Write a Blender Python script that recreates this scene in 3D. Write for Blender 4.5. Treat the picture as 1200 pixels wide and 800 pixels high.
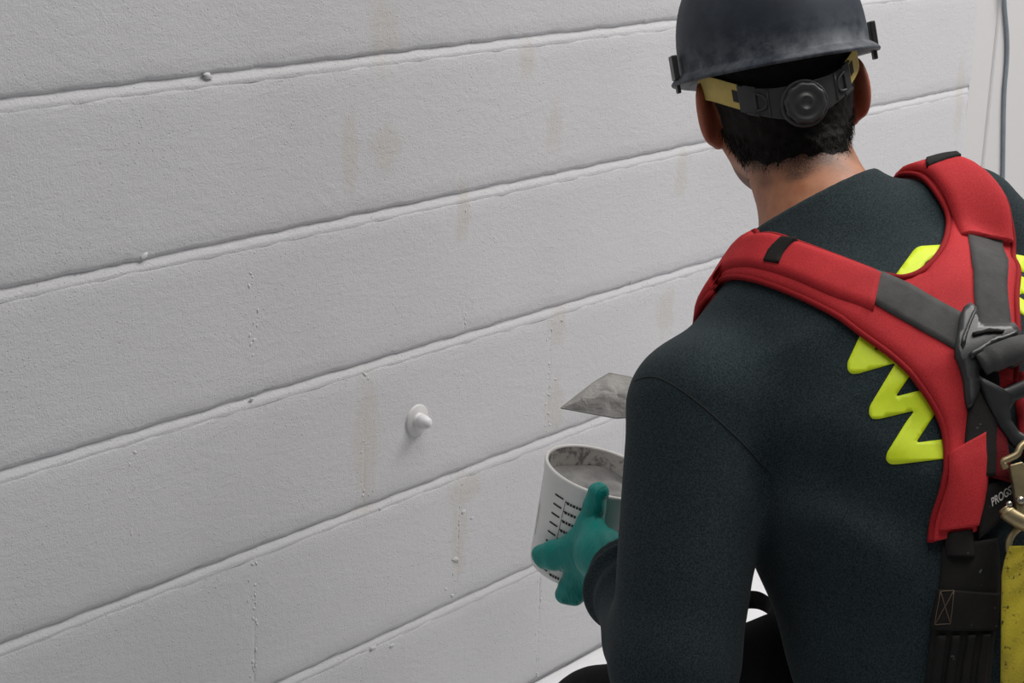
import bpy, bmesh, math, random
import numpy as np
from mathutils import Vector, Matrix
from mathutils.bvhtree import BVHTree
from mathutils.geometry import delaunay_2d_cdt

random.seed(7)
rng = np.random.default_rng(7)
scene = bpy.context.scene
COL = scene.collection
for o in list(bpy.data.objects):
    bpy.data.objects.remove(o, do_unlink=True)

# ------------------------------------------------------------------ camera
FPX, YAW, PITCH, ROLL = 2231.6, 0.6639, 0.2787, 0.0367
CPOS = np.array([-1.3774, -1.6402, 1.3434])
_f = np.array([math.cos(YAW) * math.cos(PITCH), math.sin(YAW) * math.cos(PITCH), -math.sin(PITCH)])
_r = np.cross(_f, [0, 0, 1.0]); _r /= np.linalg.norm(_r)
_u = np.cross(_r, _f)
CR = _r * math.cos(ROLL) + _u * math.sin(ROLL)
CU = -_r * math.sin(ROLL) + _u * math.cos(ROLL)
CF = _f
cam_data = bpy.data.cameras.new('camera')
cam_data.sensor_width = 36.0
cam_data.lens = FPX * 36.0 / 1200.0
cam_data.clip_start = 0.05
cam = bpy.data.objects.new('camera', cam_data)
COL.objects.link(cam)
cam.matrix_world = Matrix(((CR[0], CU[0], -CF[0], CPOS[0]), (CR[1], CU[1], -CF[1], CPOS[1]),
                           (CR[2], CU[2], -CF[2], CPOS[2]), (0, 0, 0, 1)))
scene.camera = cam

# ------------------------------------------------------------------ light
world = bpy.data.worlds.new('hall_light')
scene.world = world
world.use_nodes = True
bg = world.node_tree.nodes['Background']
bg.inputs[0].default_value = (0.93, 0.96, 1.0, 1)
bg.inputs[1].default_value = 0.13


def lamp(name, loc, target, sx, sy, power, color=(1, 0.97, 0.94)):
    d = bpy.data.lights.new(name, 'AREA')
    d.shape = 'RECTANGLE'; d.size = sx; d.size_y = sy; d.energy = power; d.color = color
    o = bpy.data.objects.new(name, d); COL.objects.link(o)
    o.location = loc
    o.rotation_euler = (Vector(target) - Vector(loc)).to_track_quat('-Z', 'Y').to_euler()
    return o


lamp('ceiling_lamp', (2.8, -1.5, 3.7), (2.8, -1.45, 0), 2.4, 1.4, 140)
lamp('ceiling_lamp', (0.4, -1.3, 3.7), (0.4, -1.25, 0), 2.4, 1.2, 52)
vs = scene.view_settings
vs.view_transform = 'Standard'; vs.look = 'None'; vs.gamma = 1.0
vs.use_curve_mapping = False
vs.exposure = 0.0


# ------------------------------------------------------------------ helpers
def at(x, y, d):
    return CPOS + d * (CF + CR * ((x - 600) / FPX) + CU * ((400 - y) / FPX))


def camv(v):
    """camera-frame vector (right, up, forward) to a world vector"""
    return CR * v[0] + CU * v[1] + CF * v[2]


def nrm(v):
    v = np.asarray(v, float)
    return v / np.linalg.norm(v)


def V(*a):
    return np.array(a, float)


def smooth01(x, a, b):
    t = np.clip((x - a) / (b - a), 0, 1)
    return t * t * (3 - 2 * t)


WM = {}


def put(o, parent=None):
    COL.objects.link(o)
    if parent is not None:
        o.parent = parent
    return o


def empty(name, mat):
    o = bpy.data.objects.new(name, None)
    o.empty_display_size = 0.05
    COL.objects.link(o)
    if not isinstance(mat, Matrix):
        mat = Matrix.Translation(Vector(mat))
    o.matrix_world = mat
    WM[o.name] = mat.copy()
    return o


def tag(o, label=None, cat=None, group=None, kind=None):
    if label: o['label'] = label
    if cat: o['category'] = cat
    if group: o['group'] = group
    if kind: o['kind'] = kind
    return o


def mk(name, verts, faces, mat, parent=None, origin=None, smooth=True, local=False):
    """one mesh object; verts are world coordinates unless local"""
    me = bpy.data.meshes.new(name)
    verts = np.asarray(verts, float)
    if parent is not None:
        pm = WM[parent.name]
        if not local:
            inv = np.array(pm.inverted())
            verts = verts @ inv[:3, :3].T + inv[:3, 3]
            wm = pm
        else:
            wm = pm
        off = None
    else:
        off = np.asarray(origin if origin is not None else (0, 0, 0), float)
        if not local:
            verts = verts - off
        wm = Matrix.Translation(Vector(off))
    if isinstance(faces, np.ndarray):
        n, k = faces.shape
        me.vertices.add(len(verts)); me.vertices.foreach_set('co', verts.ravel())
        me.loops.add(n * k); me.loops.foreach_set('vertex_index', faces.ravel().astype(np.int32))
        me.polygons.add(n); me.polygons.foreach_set('loop_start', np.arange(0, n * k, k, dtype=np.int32))
        me.update(calc_edges=True)
    else:
        me.from_pydata([tuple(v) for v in verts], [], faces)
        me.update()
    me.validate()
    if smooth:
        me.polygons.foreach_set('use_smooth', [True] * len(me.polygons))
    if mat is not None:
        me.materials.append(mat)
    o = bpy.data.objects.new(name, me)
    put(o, parent)
    if parent is None:
        o.matrix_world = wm
    WM[o.name] = wm
    return o


def bevel_mod(o, w=0.002, seg=2):
    m = o.modifiers.new('bevel', 'BEVEL'); m.width = w; m.segments = seg; m.limit_method = 'ANGLE'
    return o


def box_vf(c, ax, half):
    """box verts and faces; ax rows = axes"""
    c = np.asarray(c, float); vs_ = []
    for sx in (-1, 1):
        for sy in (-1, 1):
            for sz in (-1, 1):
                vs_.append(c + ax[0] * half[0] * sx + ax[1] * half[1] * sy + ax[2] * half[2] * sz)
    f = [(0, 1, 3, 2), (4, 6, 7, 5), (0, 4, 5, 1), (2, 3, 7, 6), (0, 2, 6, 4), (1, 5, 7, 3)]
    return vs_, f


def join_vf(parts):
    vs_, fs_ = [], []
    for v, f in parts:
        o = len(vs_)
        vs_ += list(v); fs_ += [tuple(i + o for i in q) for q in f]
    return vs_, fs_


def catmull(pts, n):
    pts = np.asarray(pts, float)
    if len(pts) == 2:
        t = np.linspace(0, 1, n)[:, None]
        return pts[0] * (1 - t) + pts[1] * t
    p = np.vstack([2 * pts[0] - pts[1], pts, 2 * pts[-1] - pts[-2]])
    seg = len(pts) - 1
    out = []
    for s in np.linspace(0, seg, n):
        i = min(int(s), seg - 1); t = s - i
        a, b, c, d = p[i], p[i + 1], p[i + 2], p[i + 3]
        out.append(0.5 * (2 * b + (c - a) * t + (2 * a - 5 * b + 4 * c - d) * t * t + (3 * b - a - 3 * c + d) * t ** 3))
    return np.array(out)


def tube_vf(path, rad, n=10, cap=True):
    path = np.asarray(path, float); m = len(path)
    rad = np.full(m, rad) if np.isscalar(rad) else np.asarray(rad)
    tan = np.gradient(path, axis=0); tan /= np.linalg.norm(tan, axis=1)[:, None] + 1e-12
    nv = np.cross(tan[0], [0.31, 0.52, 0.79]); nv /= np.linalg.norm(nv)
    vs_, fs_ = [], []
    for i in range(m):
        nv = nv - tan[i] * (nv @ tan[i]); nv /= np.linalg.norm(nv)
        bv = np.cross(tan[i], nv)
        for k in range(n):
            a = 2 * math.pi * k / n
            vs_.append(path[i] + rad[i] * (math.cos(a) * nv + math.sin(a) * bv))
    for i in range(m - 1):
        for k in range(n):
            k2 = (k + 1) % n
            fs_.append((i * n + k, i * n + k2, (i + 1) * n + k2, (i + 1) * n + k))
    if cap:
        fs_.append(tuple(range(n - 1, -1, -1))); fs_.append(tuple(range((m - 1) * n, m * n)))
    return vs_, fs_


def lathe_vf(c, axes, prof, n=40, close=False):
    """prof: list of (radius, height); axes rows = X, Y, Z"""
    vs_, fs_ = [], []
    m = len(prof)
    for r, h in prof:
        for k in range(n):
            a = 2 * math.pi * k / n
            vs_.append(np.asarray(c) + axes[0] * r * math.cos(a) + axes[1] * r * math.sin(a) + axes[2] * h)
    for i in range(m - 1):
        for k in range(n):
            k2 = (k + 1) % n
            fs_.append((i * n + k, i * n + k2, (i + 1) * n + k2, (i + 1) * n + k))
    if close:
        fs_.append(tuple(range(n - 1, -1, -1))); fs_.append(tuple(range((m - 1) * n, m * n)))
    return vs_, fs_


# ------------------------------------------------------------------ materials
def srgb(r, g, b):
    f = lambda c: ((c / 255) / 12.92) if c / 255 <= 0.04045 else (((c / 255) + 0.055) / 1.055) ** 2.4
    return (f(r), f(g), f(b), 1)


class NT:
    def __init__(self, name):
        self.m = bpy.data.materials.new(name); self.m.use_nodes = True
        self.t = self.m.node_tree; self.n = self.t.nodes; self.l = self.t.links
        self.b = self.n['Principled BSDF']

    def node(self, typ, **kw):
        x = self.n.new(typ)
        for k, v in kw.items():
            if k.startswith('i_'):
                key = k[2:]
                key = int(key) if key.isdigit() else key.replace('_', ' ')
                if hasattr(v, 'is_linked') or isinstance(v, bpy.types.NodeSocket):
                    self.l.new(v, x.inputs[key])
                else:
                    x.inputs[key].default_value = v
            else:
                setattr(x, k, v)
        return x

    def noise(self, scale, detail=4, rough=0.55, vec=None, dist=0.0):
        x = self.node('ShaderNodeTexNoise', i_Scale=scale, i_Detail=detail, i_Roughness=rough, i_Distortion=dist)
        if vec is not None: self.l.new(vec, x.inputs['Vector'])
        return x.outputs['Fac']

    def ramp(self, fac, stops):
        x = self.node('ShaderNodeValToRGB')
        self.l.new(fac, x.inputs[0])
        e = x.color_ramp.elements
        while len(e) < len(stops): e.new(0.5)
        for el, (p, c) in zip(e, stops):
            el.position = p
            el.color = c if len(c) == 4 else (*c, 1)
        return x.outputs[0]

    def mix(self, fac, a, b, mode='MIX'):
        x = self.node('ShaderNodeMix', data_type='RGBA', blend_type=mode)
        for s, v in ((0, fac), (6, a), (7, b)):
            if isinstance(v, bpy.types.NodeSocket): self.l.new(v, x.inputs[s])
            else: x.inputs[s].default_value = v
        return x.outputs[2]

    def math(self, op, a, b=0.0, c=0.0):
        x = self.node('ShaderNodeMath', operation=op)
        for s, v in ((0, a), (1, b), (2, c)):
            if isinstance(v, bpy.types.NodeSocket): self.l.new(v, x.inputs[s])
            else: x.inputs[s].default_value = v
        return x.outputs[0]

    def bump(self, height, strength=0.3, dist=0.002, normal=None):
        x = self.node('ShaderNodeBump', i_Strength=strength, i_Distance=dist)
        self.l.new(height, x.inputs['Height'])
        if normal is not None: self.l.new(normal, x.inputs['Normal'])
        return x.outputs[0]

    def pos(self):
        return self.node('ShaderNodeNewGeometry').outputs['Position']

    def obj(self):
        return self.node('ShaderNodeTexCoord').outputs['Object']

    def set(self, **kw):
        for k, v in kw.items():
            key = {'color': 'Base Color', 'rough': 'Roughness', 'metal': 'Metallic', 'normal': 'Normal', 'sheen': 'Sheen Weight',
                   'spec': 'Specular IOR Level', 'sss': 'Subsurface Weight', 'sssr': 'Subsurface Scale', 'coat': 'Coat Weight',
                   'trans': 'Transmission Weight'}[k]
            if isinstance(v, bpy.types.NodeSocket): self.l.new(v, self.b.inputs[key])
            else: self.b.inputs[key].default_value = v
        return self.m


def mat_fabric(name, c1, c2, scale=900, bump=0.25, rough=0.95, sheen=0.0, big=0.25):
    t = NT(name); v = t.obj()
    n1 = t.noise(scale, 2, 0.6, v)
    n2 = t.noise(14, 4, 0.6, v)
    col = t.mix(t.ramp(n1, [(0.35, (0, 0, 0)), (0.65, (1, 1, 1))]), c1, c2)
    dk = tuple(x * 0.6 for x in c1[:3]) + (1,)
    col = t.mix(t.math('MULTIPLY', t.ramp(n2, [(0.45, (0, 0, 0)), (0.75, (1, 1, 1))]), big), col, dk)
    return t.set(color=col, rough=rough, normal=t.bump(n1, bump, 0.001), sheen=sheen, spec=0.2)


def mat_webbing(name, c1, c2):
    t = NT(name); v = t.obj()
    n1 = t.noise(700, 2, 0.6, v); n2 = t.noise(30, 5, 0.65, v)
    col = t.mix(t.ramp(n2, [(0.3, (0, 0, 0)), (0.75, (1, 1, 1))]), c1, c2)
    sp = t.ramp(t.noise(160, 2, 0.5, v), [(0.73, (0, 0, 0)), (0.78, (1, 1, 1))])
    col = t.mix(t.math('MULTIPLY', sp, 0.35), col, (0.3, 0.3, 0.28, 1))
    return t.set(color=col, rough=0.85, normal=t.bump(n1, 0.5, 0.001), spec=0.25)


def mat_plain(name, c, rough=0.5, metal=0.0, bump=0.0, bscale=200, var=0.0):
    t = NT(name); v = t.obj()
    col = c
    if var:
        n = t.noise(40, 5, 0.6, v)
        col = t.mix(t.ramp(n, [(0.35, (0, 0, 0)), (0.7, (1, 1, 1))]), c, tuple(x * (1 - var) for x in c[:3]) + (1,))
    kw = dict(color=col, rough=rough, metal=metal)
    if bump:
        kw['normal'] = t.bump(t.noise(bscale, 3, 0.6, v), bump, 0.001)
    return t.set(**kw)


def mat_wall():
    t = NT('painted_block'); p = t.pos()
    base = t.mix(t.ramp(t.noise(2.3, 3, 0.5, p), [(0.3, (0, 0, 0)), (0.75, (1, 1, 1))]), srgb(205, 205, 208), srgb(197, 197, 199))
    # smears of raw filler left on the paint: (x, z, half width, half height)
    spots = [(0.44, 0.90, .030, .035), (0.37, 0.90, .018, .055), (0.80, 0.885, .020, .045), (0.43, 1.05, .030, .05), (0.60, 0.79, .016, .05),
             (0.83, 0.585, .022, .035), (0.83, 0.455, .030, .045), (0.62, 0.38, .040, .03), (0.61, 0.30, .02, .07), (0.41, 0.50, .03, .10),
             (1.12, 0.555, .025, .05), (1.14, 0.775, .02, .04), (0.73, 0.99, .02, .03), (2.13, 0.80, .02, .09)]
    sx = t.node('ShaderNodeSeparateXYZ'); t.l.new(p, sx.inputs[0])
    wob = t.noise(38, 4, 0.65, p)
    acc = None
    for (x, z, w, h) in spots:
        dx = t.math('DIVIDE', t.math('SUBTRACT', sx.outputs[0], x), w)
        dz = t.math('DIVIDE', t.math('SUBTRACT', sx.outputs[2], z), h)
        d = t.math('SQRT', t.math('ADD', t.math('MULTIPLY', dx, dx), t.math('MULTIPLY', dz, dz)))
        d = t.math('ADD', d, t.math('MULTIPLY', t.math('SUBTRACT', wob, 0.5), 2.2))
        m = t.node('ShaderNodeMapRange', i_1=1.15, i_2=0.55, i_3=0.0, i_4=1.0); t.l.new(d, m.inputs[0])
        acc = m.outputs[0] if acc is None else t.math('MAXIMUM', acc, m.outputs[0])
    col = t.mix(t.math('MULTIPLY', acc, 0.5), base, srgb(192, 189, 182))
    # roller stipple, pores, broad trowel marks
    fine = t.noise(420, 2, 0.5, p)
    mid = t.noise(120, 4, 0.6, p)
    vor = t.node('ShaderNodeTexVoronoi', i_Scale=70.0); t.l.new(p, vor.inputs['Vector'])
    pits = t.ramp(vor.outputs['Distance'], [(0.03, (0, 0, 0)), (0.10, (1, 1, 1))])
    sc = t.node('ShaderNodeMapping'); t.l.new(p, sc.inputs[0]); sc.inputs['Rotation'].default_value = (0, 0.5, 0); sc.inputs['Scale'].default_value = (6, 6, 12)
    trow = t.noise(3.0, 4, 0.6, sc.outputs[0], 1.5)
    vor2 = t.node('ShaderNodeTexVoronoi', i_Scale=150.0); t.l.new(p, vor2.inputs['Vector'])
    grains = t.ramp(vor2.outputs['Distance'], [(0.04, (1, 1, 1)), (0.16, (0, 0, 0))])
    gate = t.ramp(t.noise(9, 3, 0.6, p), [(0.42, (0, 0, 0)), (0.62, (1, 1, 1))])
    b = t.bump(trow, 0.16, 0.005)
    b = t.bump(mid, 0.30, 0.0022, b)
    b = t.bump(fine, 0.42, 0.0014, b)
    b = t.bump(pits, 0.40, 0.0014, b)
    b = t.bump(t.math('MULTIPLY', grains, gate), 0.75, 0.0018, b)
    return t.set(color=col, rough=0.62, normal=b, spec=0.3)


M_WALL = mat_wall()
M_PIER = mat_plain('painted_render', srgb(203, 202, 202), 0.65, bump=0.25, bscale=90)
M_FLOOR = mat_plain('pale_floor', srgb(222, 222, 224), 0.35, bump=0.1, bscale=40, var=0.06)
M_BOLT = mat_plain('bolt_paint', srgb(214, 214, 216), 0.45)
M_CABLE = mat_plain('cable_grey', srgb(128, 138, 146), 0.5, var=0.2)

# ------------------------------------------------------------------ setting
CH = 0.2032
vs_, fs_ = box_vf((1.5, -1.5, -0.05), np.eye(3), (5.5, 3.5, 0.05))
tag(mk('floor', vs_, fs_, M_FLOOR, smooth=False), 'bright white floor along the foot of the block wall', kind='structure')
wall = tag(mk('wall_left', *box_vf((0.085, 0.108, 1.5), np.eye(3), (2.585 - .5, 0.1, 1.5)), M_WALL, smooth=False),
           'white painted concrete block wall with raked joints', kind='structure')
XEND = 2.170
X0 = -2.0


def hash_noise(x, y, seed):
    return (math.sin(x * 61.3 + seed * 1.7) + math.sin(x * 113.7 + y * 37.1 + seed * 3.1) * 0.7 + math.sin(x * 217.1 + y * 91.3 + seed * 5.3) * 0.45) / 2.15


def block_mesh(x0, x1, z0, z1, seed):
    """one block face with softened, uneven arrises; y = 0 is the wall face"""
    jz = 0.0046
    zs = [z0 + jz, z0 + jz + .0012, z0 + jz + .0035, z0 + jz + .0075, z0 + .03, (z0 + z1) / 2, z1 - .03, z1 - jz - .0075, z1 - jz - .0035, z1 - jz - .0012, z1 - jz]
    nx = max(6, int((x1 - x0) / 0.012))
    xs = [x0 - .0003, x0 + .0016, x0 + .004] + [x0 + .008 + (x1 - x0 - .016) * i / nx for i in range(nx + 1)] + [x1 - .004, x1 - .0016, x1 + .0003]
    vs_, fs_ = [], []
    W, H = len(xs), len(zs)
    for j, z in enumerate(zs):
        for i, x in enumerate(xs):
            e = 0
            zz = z
            de = min(j, H - 1 - j)
            amp = (0.0016, 0.0016, 0.0014, 0.001)[de] if de < 4 else 0
            zz += amp * hash_noise(x, z0 if j < H / 2 else z1, seed + (0 if j < H / 2 else 9))
            y = ((0.0080, 0.0034, 0.0013, 0.0003) if j < H / 2 else (0.0066, 0.0024, 0.0010, 0.0003))[de] if de < 4 else 0.0
            dv = min(i, W - 1 - i)
            if dv < 3:
                # cross joints are struck flush and painted over: only traces remain
                k = (0.3 if z0 > 0.80 else 1.5) * max(0.0, -0.30 + 0.9 * hash_noise(z * 0.35, 0.0, (x0 if i < W / 2 else x1) * 7.7))
                y = max(y, (0.0022, 0.0009, 0.0002)[dv] * k)
            y += 0.0005 * hash_noise(x * 0.2, z * 0.5, 3.0)
            vs_.append((x, y, zz))
    for j in range(H - 1):
        for i in range(W - 1):
            a = j * W + i
            fs_.append((a, a + 1, a + W + 1, a + W))
    # back edge returns so that the block has depth
    n0 = len(vs_)
    ring = [i for i in range(W)] + [j * W + W - 1 for j in range(1, H)] + [(H - 1) * W + i for i in range(W - 2, -1, -1)] + [j * W for j in range(H - 2, 0, -1)]
    m = len(ring)
    vs_ += [vs_[i] for i in ring] + [(vs_[i][0], 0.03, vs_[i][2]) for i in ring]
    for k in range(m):
        k2 = (k + 1) % m
        fs_.append((n0 + k2, n0 + k, n0 + m + k, n0 + m + k2))
    return vs_, fs_


for c in range(12):
    off = 0.0 if c % 2 == 0 else CH
    x = off - 0.4064 * 5
    while x < XEND - 0.02:
        xa, xb = max(x, X0), min(x + 0.4064, XEND)
        if xb - xa > 0.03:
            v, f = block_mesh(xa, xb, c * CH + (0.004 if c == 0 else 0), (c + 1) * CH, c * 17 + x * 3.3)
            mk('block', v, f, M_WALL, wall)
        x += 0.4064
# mortar bedded in the joints, slightly hollow
for c in range(1, 12):
    z = c * CH
    n = 180
    vs_, fs_ = [], []
    for i in range(n + 1):
        x = X0 + (XEND - X0) * i / n
        for k, (dz, y) in enumerate(((.0074, .0030), (.0056, .0038), (.0042, .0036), (.0004, .0022), (-.0034, .0007), (-.0060, .0002), (-.0096, .0008))):
            vs_.append((x, y + 0.0007 * hash_noise(x * 1.3, k * 0.3, c), z + dz + 0.0006 * hash_noise(x, k, c + 4)))
    for i in range(n):
        for k in range(6):
            a = i * 7 + k
            fs_.append((a + 1, a + 8, a + 7, a))
    mk('mortar_joint', vs_, fs_, M_WALL, wall)

# lumps and chips of mortar standing on the face
LUMPS = [(0.13, 1.020, .012), (0.03, 0.822, .010), (0.605, 0.275, .012), (0.47, 0.185, .010), (0.43, 0.195, .011), (0.83, 0.50, .007), (0.82, 0.43, .006),
         (0.20, 0.612, .006), (0.62, 0.345, .009), (0.64, 0.33, .007), (0.58, 0.33, .006), (0.60, 0.22, .007), (0.585, 0.235, .006), (0.84, 0.59, .006), (0.405, 0.60, .007), (0.01, 0.59, .006),
         (0.43, 0.47, .005), (0.425, 0.43, .005), (0.44, 0.40, .005)]
for (x, z, r) in LUMPS:
    bm = bmesh.new()
    bmesh.ops.create_icosphere(bm, subdivisions=2, radius=1)
    rr = random.Random(int(x * 1000 + z * 77))
    a = rr.uniform(-0.8, 0.8)
    for vv in bm.verts:
        k = 1 + 0.35 * math.sin(vv.co.x * 4 + a * 5) * math.cos(vv.co.z * 5 + a)
        p = vv.co * k
        px, pz = p.x * r * 0.62, p.z * r * 0.34
        vv.co = Vector((x + px * math.cos(a) - pz * math.sin(a), p.y * r * 0.16 + 0.0004, z + px * math.sin(a) + pz * math.cos(a)))
    me_v = [tuple(vv.co) for vv in bm.verts]; me_f = [tuple(q.index for q in ff.verts) for ff in bm.faces]
    bm.free()
    mk('mortar_lump', me_v, me_f, M_WALL, wall)

# crumbs of mortar left along the flush cross joints
for (u_, c) in ((1, 1), (2, 2), (3, 1), (4, 2), (0, 2), (1, 3), (3, 3), (4, 0), (2, 0)):
    rr = random.Random(u_ * 31 + c)
    parts = []
    for k in range(34 if c < 3 else 16):
        bm = bmesh.new(); bmesh.ops.create_icosphere(bm, subdivisions=1, radius=1)
        x = u_ * CH + rr.gauss(0, .004); z = c * CH + rr.uniform(.012, .192); r = rr.uniform(.0010, .0034)
        a = rr.uniform(0, 3)
        v = [(x + (q.co.x * math.cos(a) - q.co.z * math.sin(a) * .6) * r * rr.uniform(.8, 1.2), q.co.y * r * .3 + .0004, z + (q.co.x * math.sin(a) + q.co.z * math.cos(a) * .6) * r * 1.3) for q in bm.verts]
        parts.append((v, [tuple(q.index for q in f_.verts) for f_ in bm.faces])); bm.free()
    mk('mortar_crumbs', *join_vf(parts), M_WALL, wall)['kind'] = 'stuff'

# rendered strip and pier closing the wall on the right
tag(mk('trim_1', *box_vf((2.2175, 0.1005, 1.5), np.eye(3), (0.0475, 0.1, 1.5)), M_PIER, smooth=False), 'smooth rendered strip at the end of the block wall', kind='structure')
pier = tag(mk('wall_right', *box_vf((4.265, 0.094, 1.5), np.eye(3), (2.0, 0.1, 1.5)), M_PIER, smooth=False), 'smooth painted wall beyond the block wall', kind='structure')
bevel_mod(pier, 0.006, 3)


def on_plane_y(px, py, y):
    d = at(px, py, 1.0) - CPOS
    return CPOS + d * ((y - CPOS[1]) / d[1])


cab = [on_plane_y(x, y, -0.0110) for x, y in ((1174, -160), (1175, -80), (1177, 0), (1180, 40), (1180, 70), (1177, 110), (1176, 160), (1175, 230), (1173, 330), (1168, 440), (1160, 560), (1150, 700))]
cab = [p for p in cab if p[2] > 0.25]
cab = [cab[0] + V(.01, 0, 1.2), cab[0] + V(-.01, 0, .5)] + cab + [cab[-1] * V(1, 1, 0) + V(-.01, 0, .12), cab[-1] * V(1, 1, 0) + V(0, 0, .005)]
tag(mk('cable', *tube_vf(catmull(cab, 70), 0.0043, 10), M_CABLE, origin=cab[-1]), 'thin grey cable hanging down the smooth wall at the far right', 'cable')

# painted bolt with its washer
bc = on_plane_y(488, 492, 0.0)
bolt = tag(empty('wall_bolt', bc), 'white painted cone-capped bolt with round washer on the block wall', 'bolt')
AX = (V(1, 0, 0), V(0, 0, 1), V(0, -1, 0))
v, f = lathe_vf(bc, AX, [(0.0005, -.004), (.0215, -.004), (.0225, -.001), (.0225, .0022), (.0212, .0036), (.0005, .0040)], 40)
mk('washer', v, f, M_PIER, bolt)
v, f = lathe_vf(bc, AX, [(.0112, .003), (.0115, .006), (.0102, .0068), (.0102, .0082), (.0110, .009), (.0098, .016), (.0074, .0222), (.0045, .0248), (.0002, .0255)], 28)
mk('bolt_cap', v, f, M_BOLT, bolt)


# ------------------------------------------------------------------ implicit surfaces
def cap(P, a, b, ra, rb):
    a = np.asarray(a); b = np.asarray(b); ab = b - a
    t = np.clip(((P - a) @ ab) / (ab @ ab), 0, 1)
    return np.linalg.norm(P - a - t[:, None] * ab, axis=1) - (ra + (rb - ra) * t)


def ell(P, c, A, rad):
    q = (P - c) @ np.asarray(A).T
    rad = np.asarray(rad)
    k0 = np.linalg.norm(q / rad, axis=1); k1 = np.linalg.norm(q / rad ** 2, axis=1)
    return k0 * (k0 - 1) / (k1 + 1e-9)


def smin(a, b, k):
    h = np.clip(0.5 + 0.5 * (b - a) / k, 0, 1)
    return b + (a - b) * h - k * h * (1 - h)


def smax(a, b, k):
    return -smin(-a, -b, k)


_dirs = rng.normal(size=(24, 3)); _dirs /= np.linalg.norm(_dirs, axis=1)[:, None]
_ph = rng.uniform(0, 6.28, 24)


def snoise(P, s, n=9, o=0):
    r = 0
    for i in range(n):
        r = r + np.sin(P @ _dirs[(i + o) % 24] * s * (0.7 + 0.12 * i) + _ph[(i * 5 + o) % 24])
    return r / n ** 0.5


def axis_grid(lo, hi, h, fine=()):
    """coordinates from lo to hi, finer inside the given (a, b, step) spans"""
    out = [lo]; x = lo
    while x < hi:
        st = h
        for a, b, s in fine:
            if a - h < x < b: st = min(st, s)
        x += st; out.append(x)
    return np.array(out)


def surfnet(fn, X, Y, Z, newton=1):
    n = (len(X), len(Y), len(Z))
    st = 4
    ci = [np.arange(0, k + st, st).clip(0, k - 1) for k in n]
    ci = [np.unique(c) for c in ci]
    cx, cy, cz = X[ci[0]], Y[ci[1]], Z[ci[2]]
    G = np.stack(np.meshgrid(cx, cy, cz, indexing='ij'), -1).reshape(-1, 3)
    Fc = fn(G).reshape(len(cx), len(cy), len(cz))
    hx = np.gradient(cx)[:, None, None]; hy = np.gradient(cy)[None, :, None]; hz = np.gradient(cz)[None, None, :]
    near = np.abs(Fc) < 1.7 * np.sqrt(hx ** 2 + hy ** 2 + hz ** 2)
    idx = [np.searchsorted(c, np.arange(k), side='right') - 1 for c, k in zip(ci, n)]
    nd = near.copy()
    for ax in range(3):
        s = [slice(None)] * 3; s2 = [slice(None)] * 3
        s[ax] = slice(0, -1); s2[ax] = slice(1, None)
        t = nd.copy(); t[tuple(s)] |= nd[tuple(s2)]; nd = t
    F = Fc[np.ix_(*idx)].astype(np.float32)
    msk = nd[np.ix_(*idx)]
    I = np.argwhere(msk)
    P = np.stack([X[I[:, 0]], Y[I[:, 1]], Z[I[:, 2]]], -1)
    vals = np.empty(len(P), np.float32)
    for s in range(0, len(P), 400000):
        vals[s:s + 400000] = fn(P[s:s + 400000])
    F[I[:, 0], I[:, 1], I[:, 2]] = vals
    S = F < 0
    cnt = sum(S[a:n[0] - 1 + a, b:n[1] - 1 + b, c:n[2] - 1 + c].astype(np.int8) for a in (0, 1) for b in (0, 1) for c in (0, 1))
    act = (cnt > 0) & (cnt < 8)
    A = np.argwhere(act)
    acc = np.zeros((len(A), 3)); num = np.zeros(len(A))
    AXs = (X, Y, Z)
    corners = [(a, b, c) for a in (0, 1) for b in (0, 1) for c in (0, 1)]
    for c0 in corners:
        for ax in range(3):
            if c0[ax]: continue
            c1 = list(c0); c1[ax] = 1
            i0 = A + np.array(c0); i1 = A + np.array(c1)
            f0 = F[i0[:, 0], i0[:, 1], i0[:, 2]]; f1 = F[i1[:, 0], i1[:, 1], i1[:, 2]]
            m = (f0 < 0) != (f1 < 0)
            t = np.where(m, f0 / np.where(m, f0 - f1, 1), 0)[:, None]
            p0 = np.stack([AXs[k][i0[:, k]] for k in range(3)], -1); p1 = np.stack([AXs[k][i1[:, k]] for k in range(3)], -1)
            acc += np.where(m[:, None], p0 + t * (p1 - p0), 0); num += m
    verts = acc / num[:, None]
    vid = np.full(act.shape, -1, np.int64); vid[A[:, 0], A[:, 1], A[:, 2]] = np.arange(len(A))
    quads = []
    for ax in range(3):
        o1, o2 = [(1, 2), (2, 0), (0, 1)][ax]
        sl0 = [slice(1, -1)] * 3; sl1 = [slice(1, -1)] * 3
        sl0[ax] = slice(0, n[ax] - 1); sl1[ax] = slice(1, n[ax])
        E0 = S[tuple(sl0)]; E1 = S[tuple(sl1)]
        D = np.argwhere(E0 != E1)
        inside0 = E0[D[:, 0], D[:, 1], D[:, 2]]
        base = D + 1; base[:, ax] = D[:, ax]
        def cell(d1, d2):
            q = base.copy(); q[:, o1] -= d1; q[:, o2] -= d2
            return vid[q[:, 0], q[:, 1], q[:, 2]]
        a, b, c, d = cell(1, 1), cell(0, 1), cell(0, 0), cell(1, 0)
        q = np.stack([a, b, c, d], -1)
        q[~inside0] = q[~inside0][:, ::-1]
        quads.append(q)
    quads = np.vstack(quads)
    quads = quads[(quads >= 0).all(1)]
    e = 4e-4
    for _ in range(newton):
        f0 = fn(verts)
        g = np.stack([(fn(verts + e * np.eye(3)[k]) - f0) / e for k in range(3)], -1)
        st_ = f0[:, None] * g / (np.sum(g * g, 1)[:, None] + 1e-6)
        ln = np.linalg.norm(st_, axis=1)[:, None]
        verts = verts - st_ * np.minimum(1, 0.004 / (ln + 1e-9))
    return verts, quads


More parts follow.
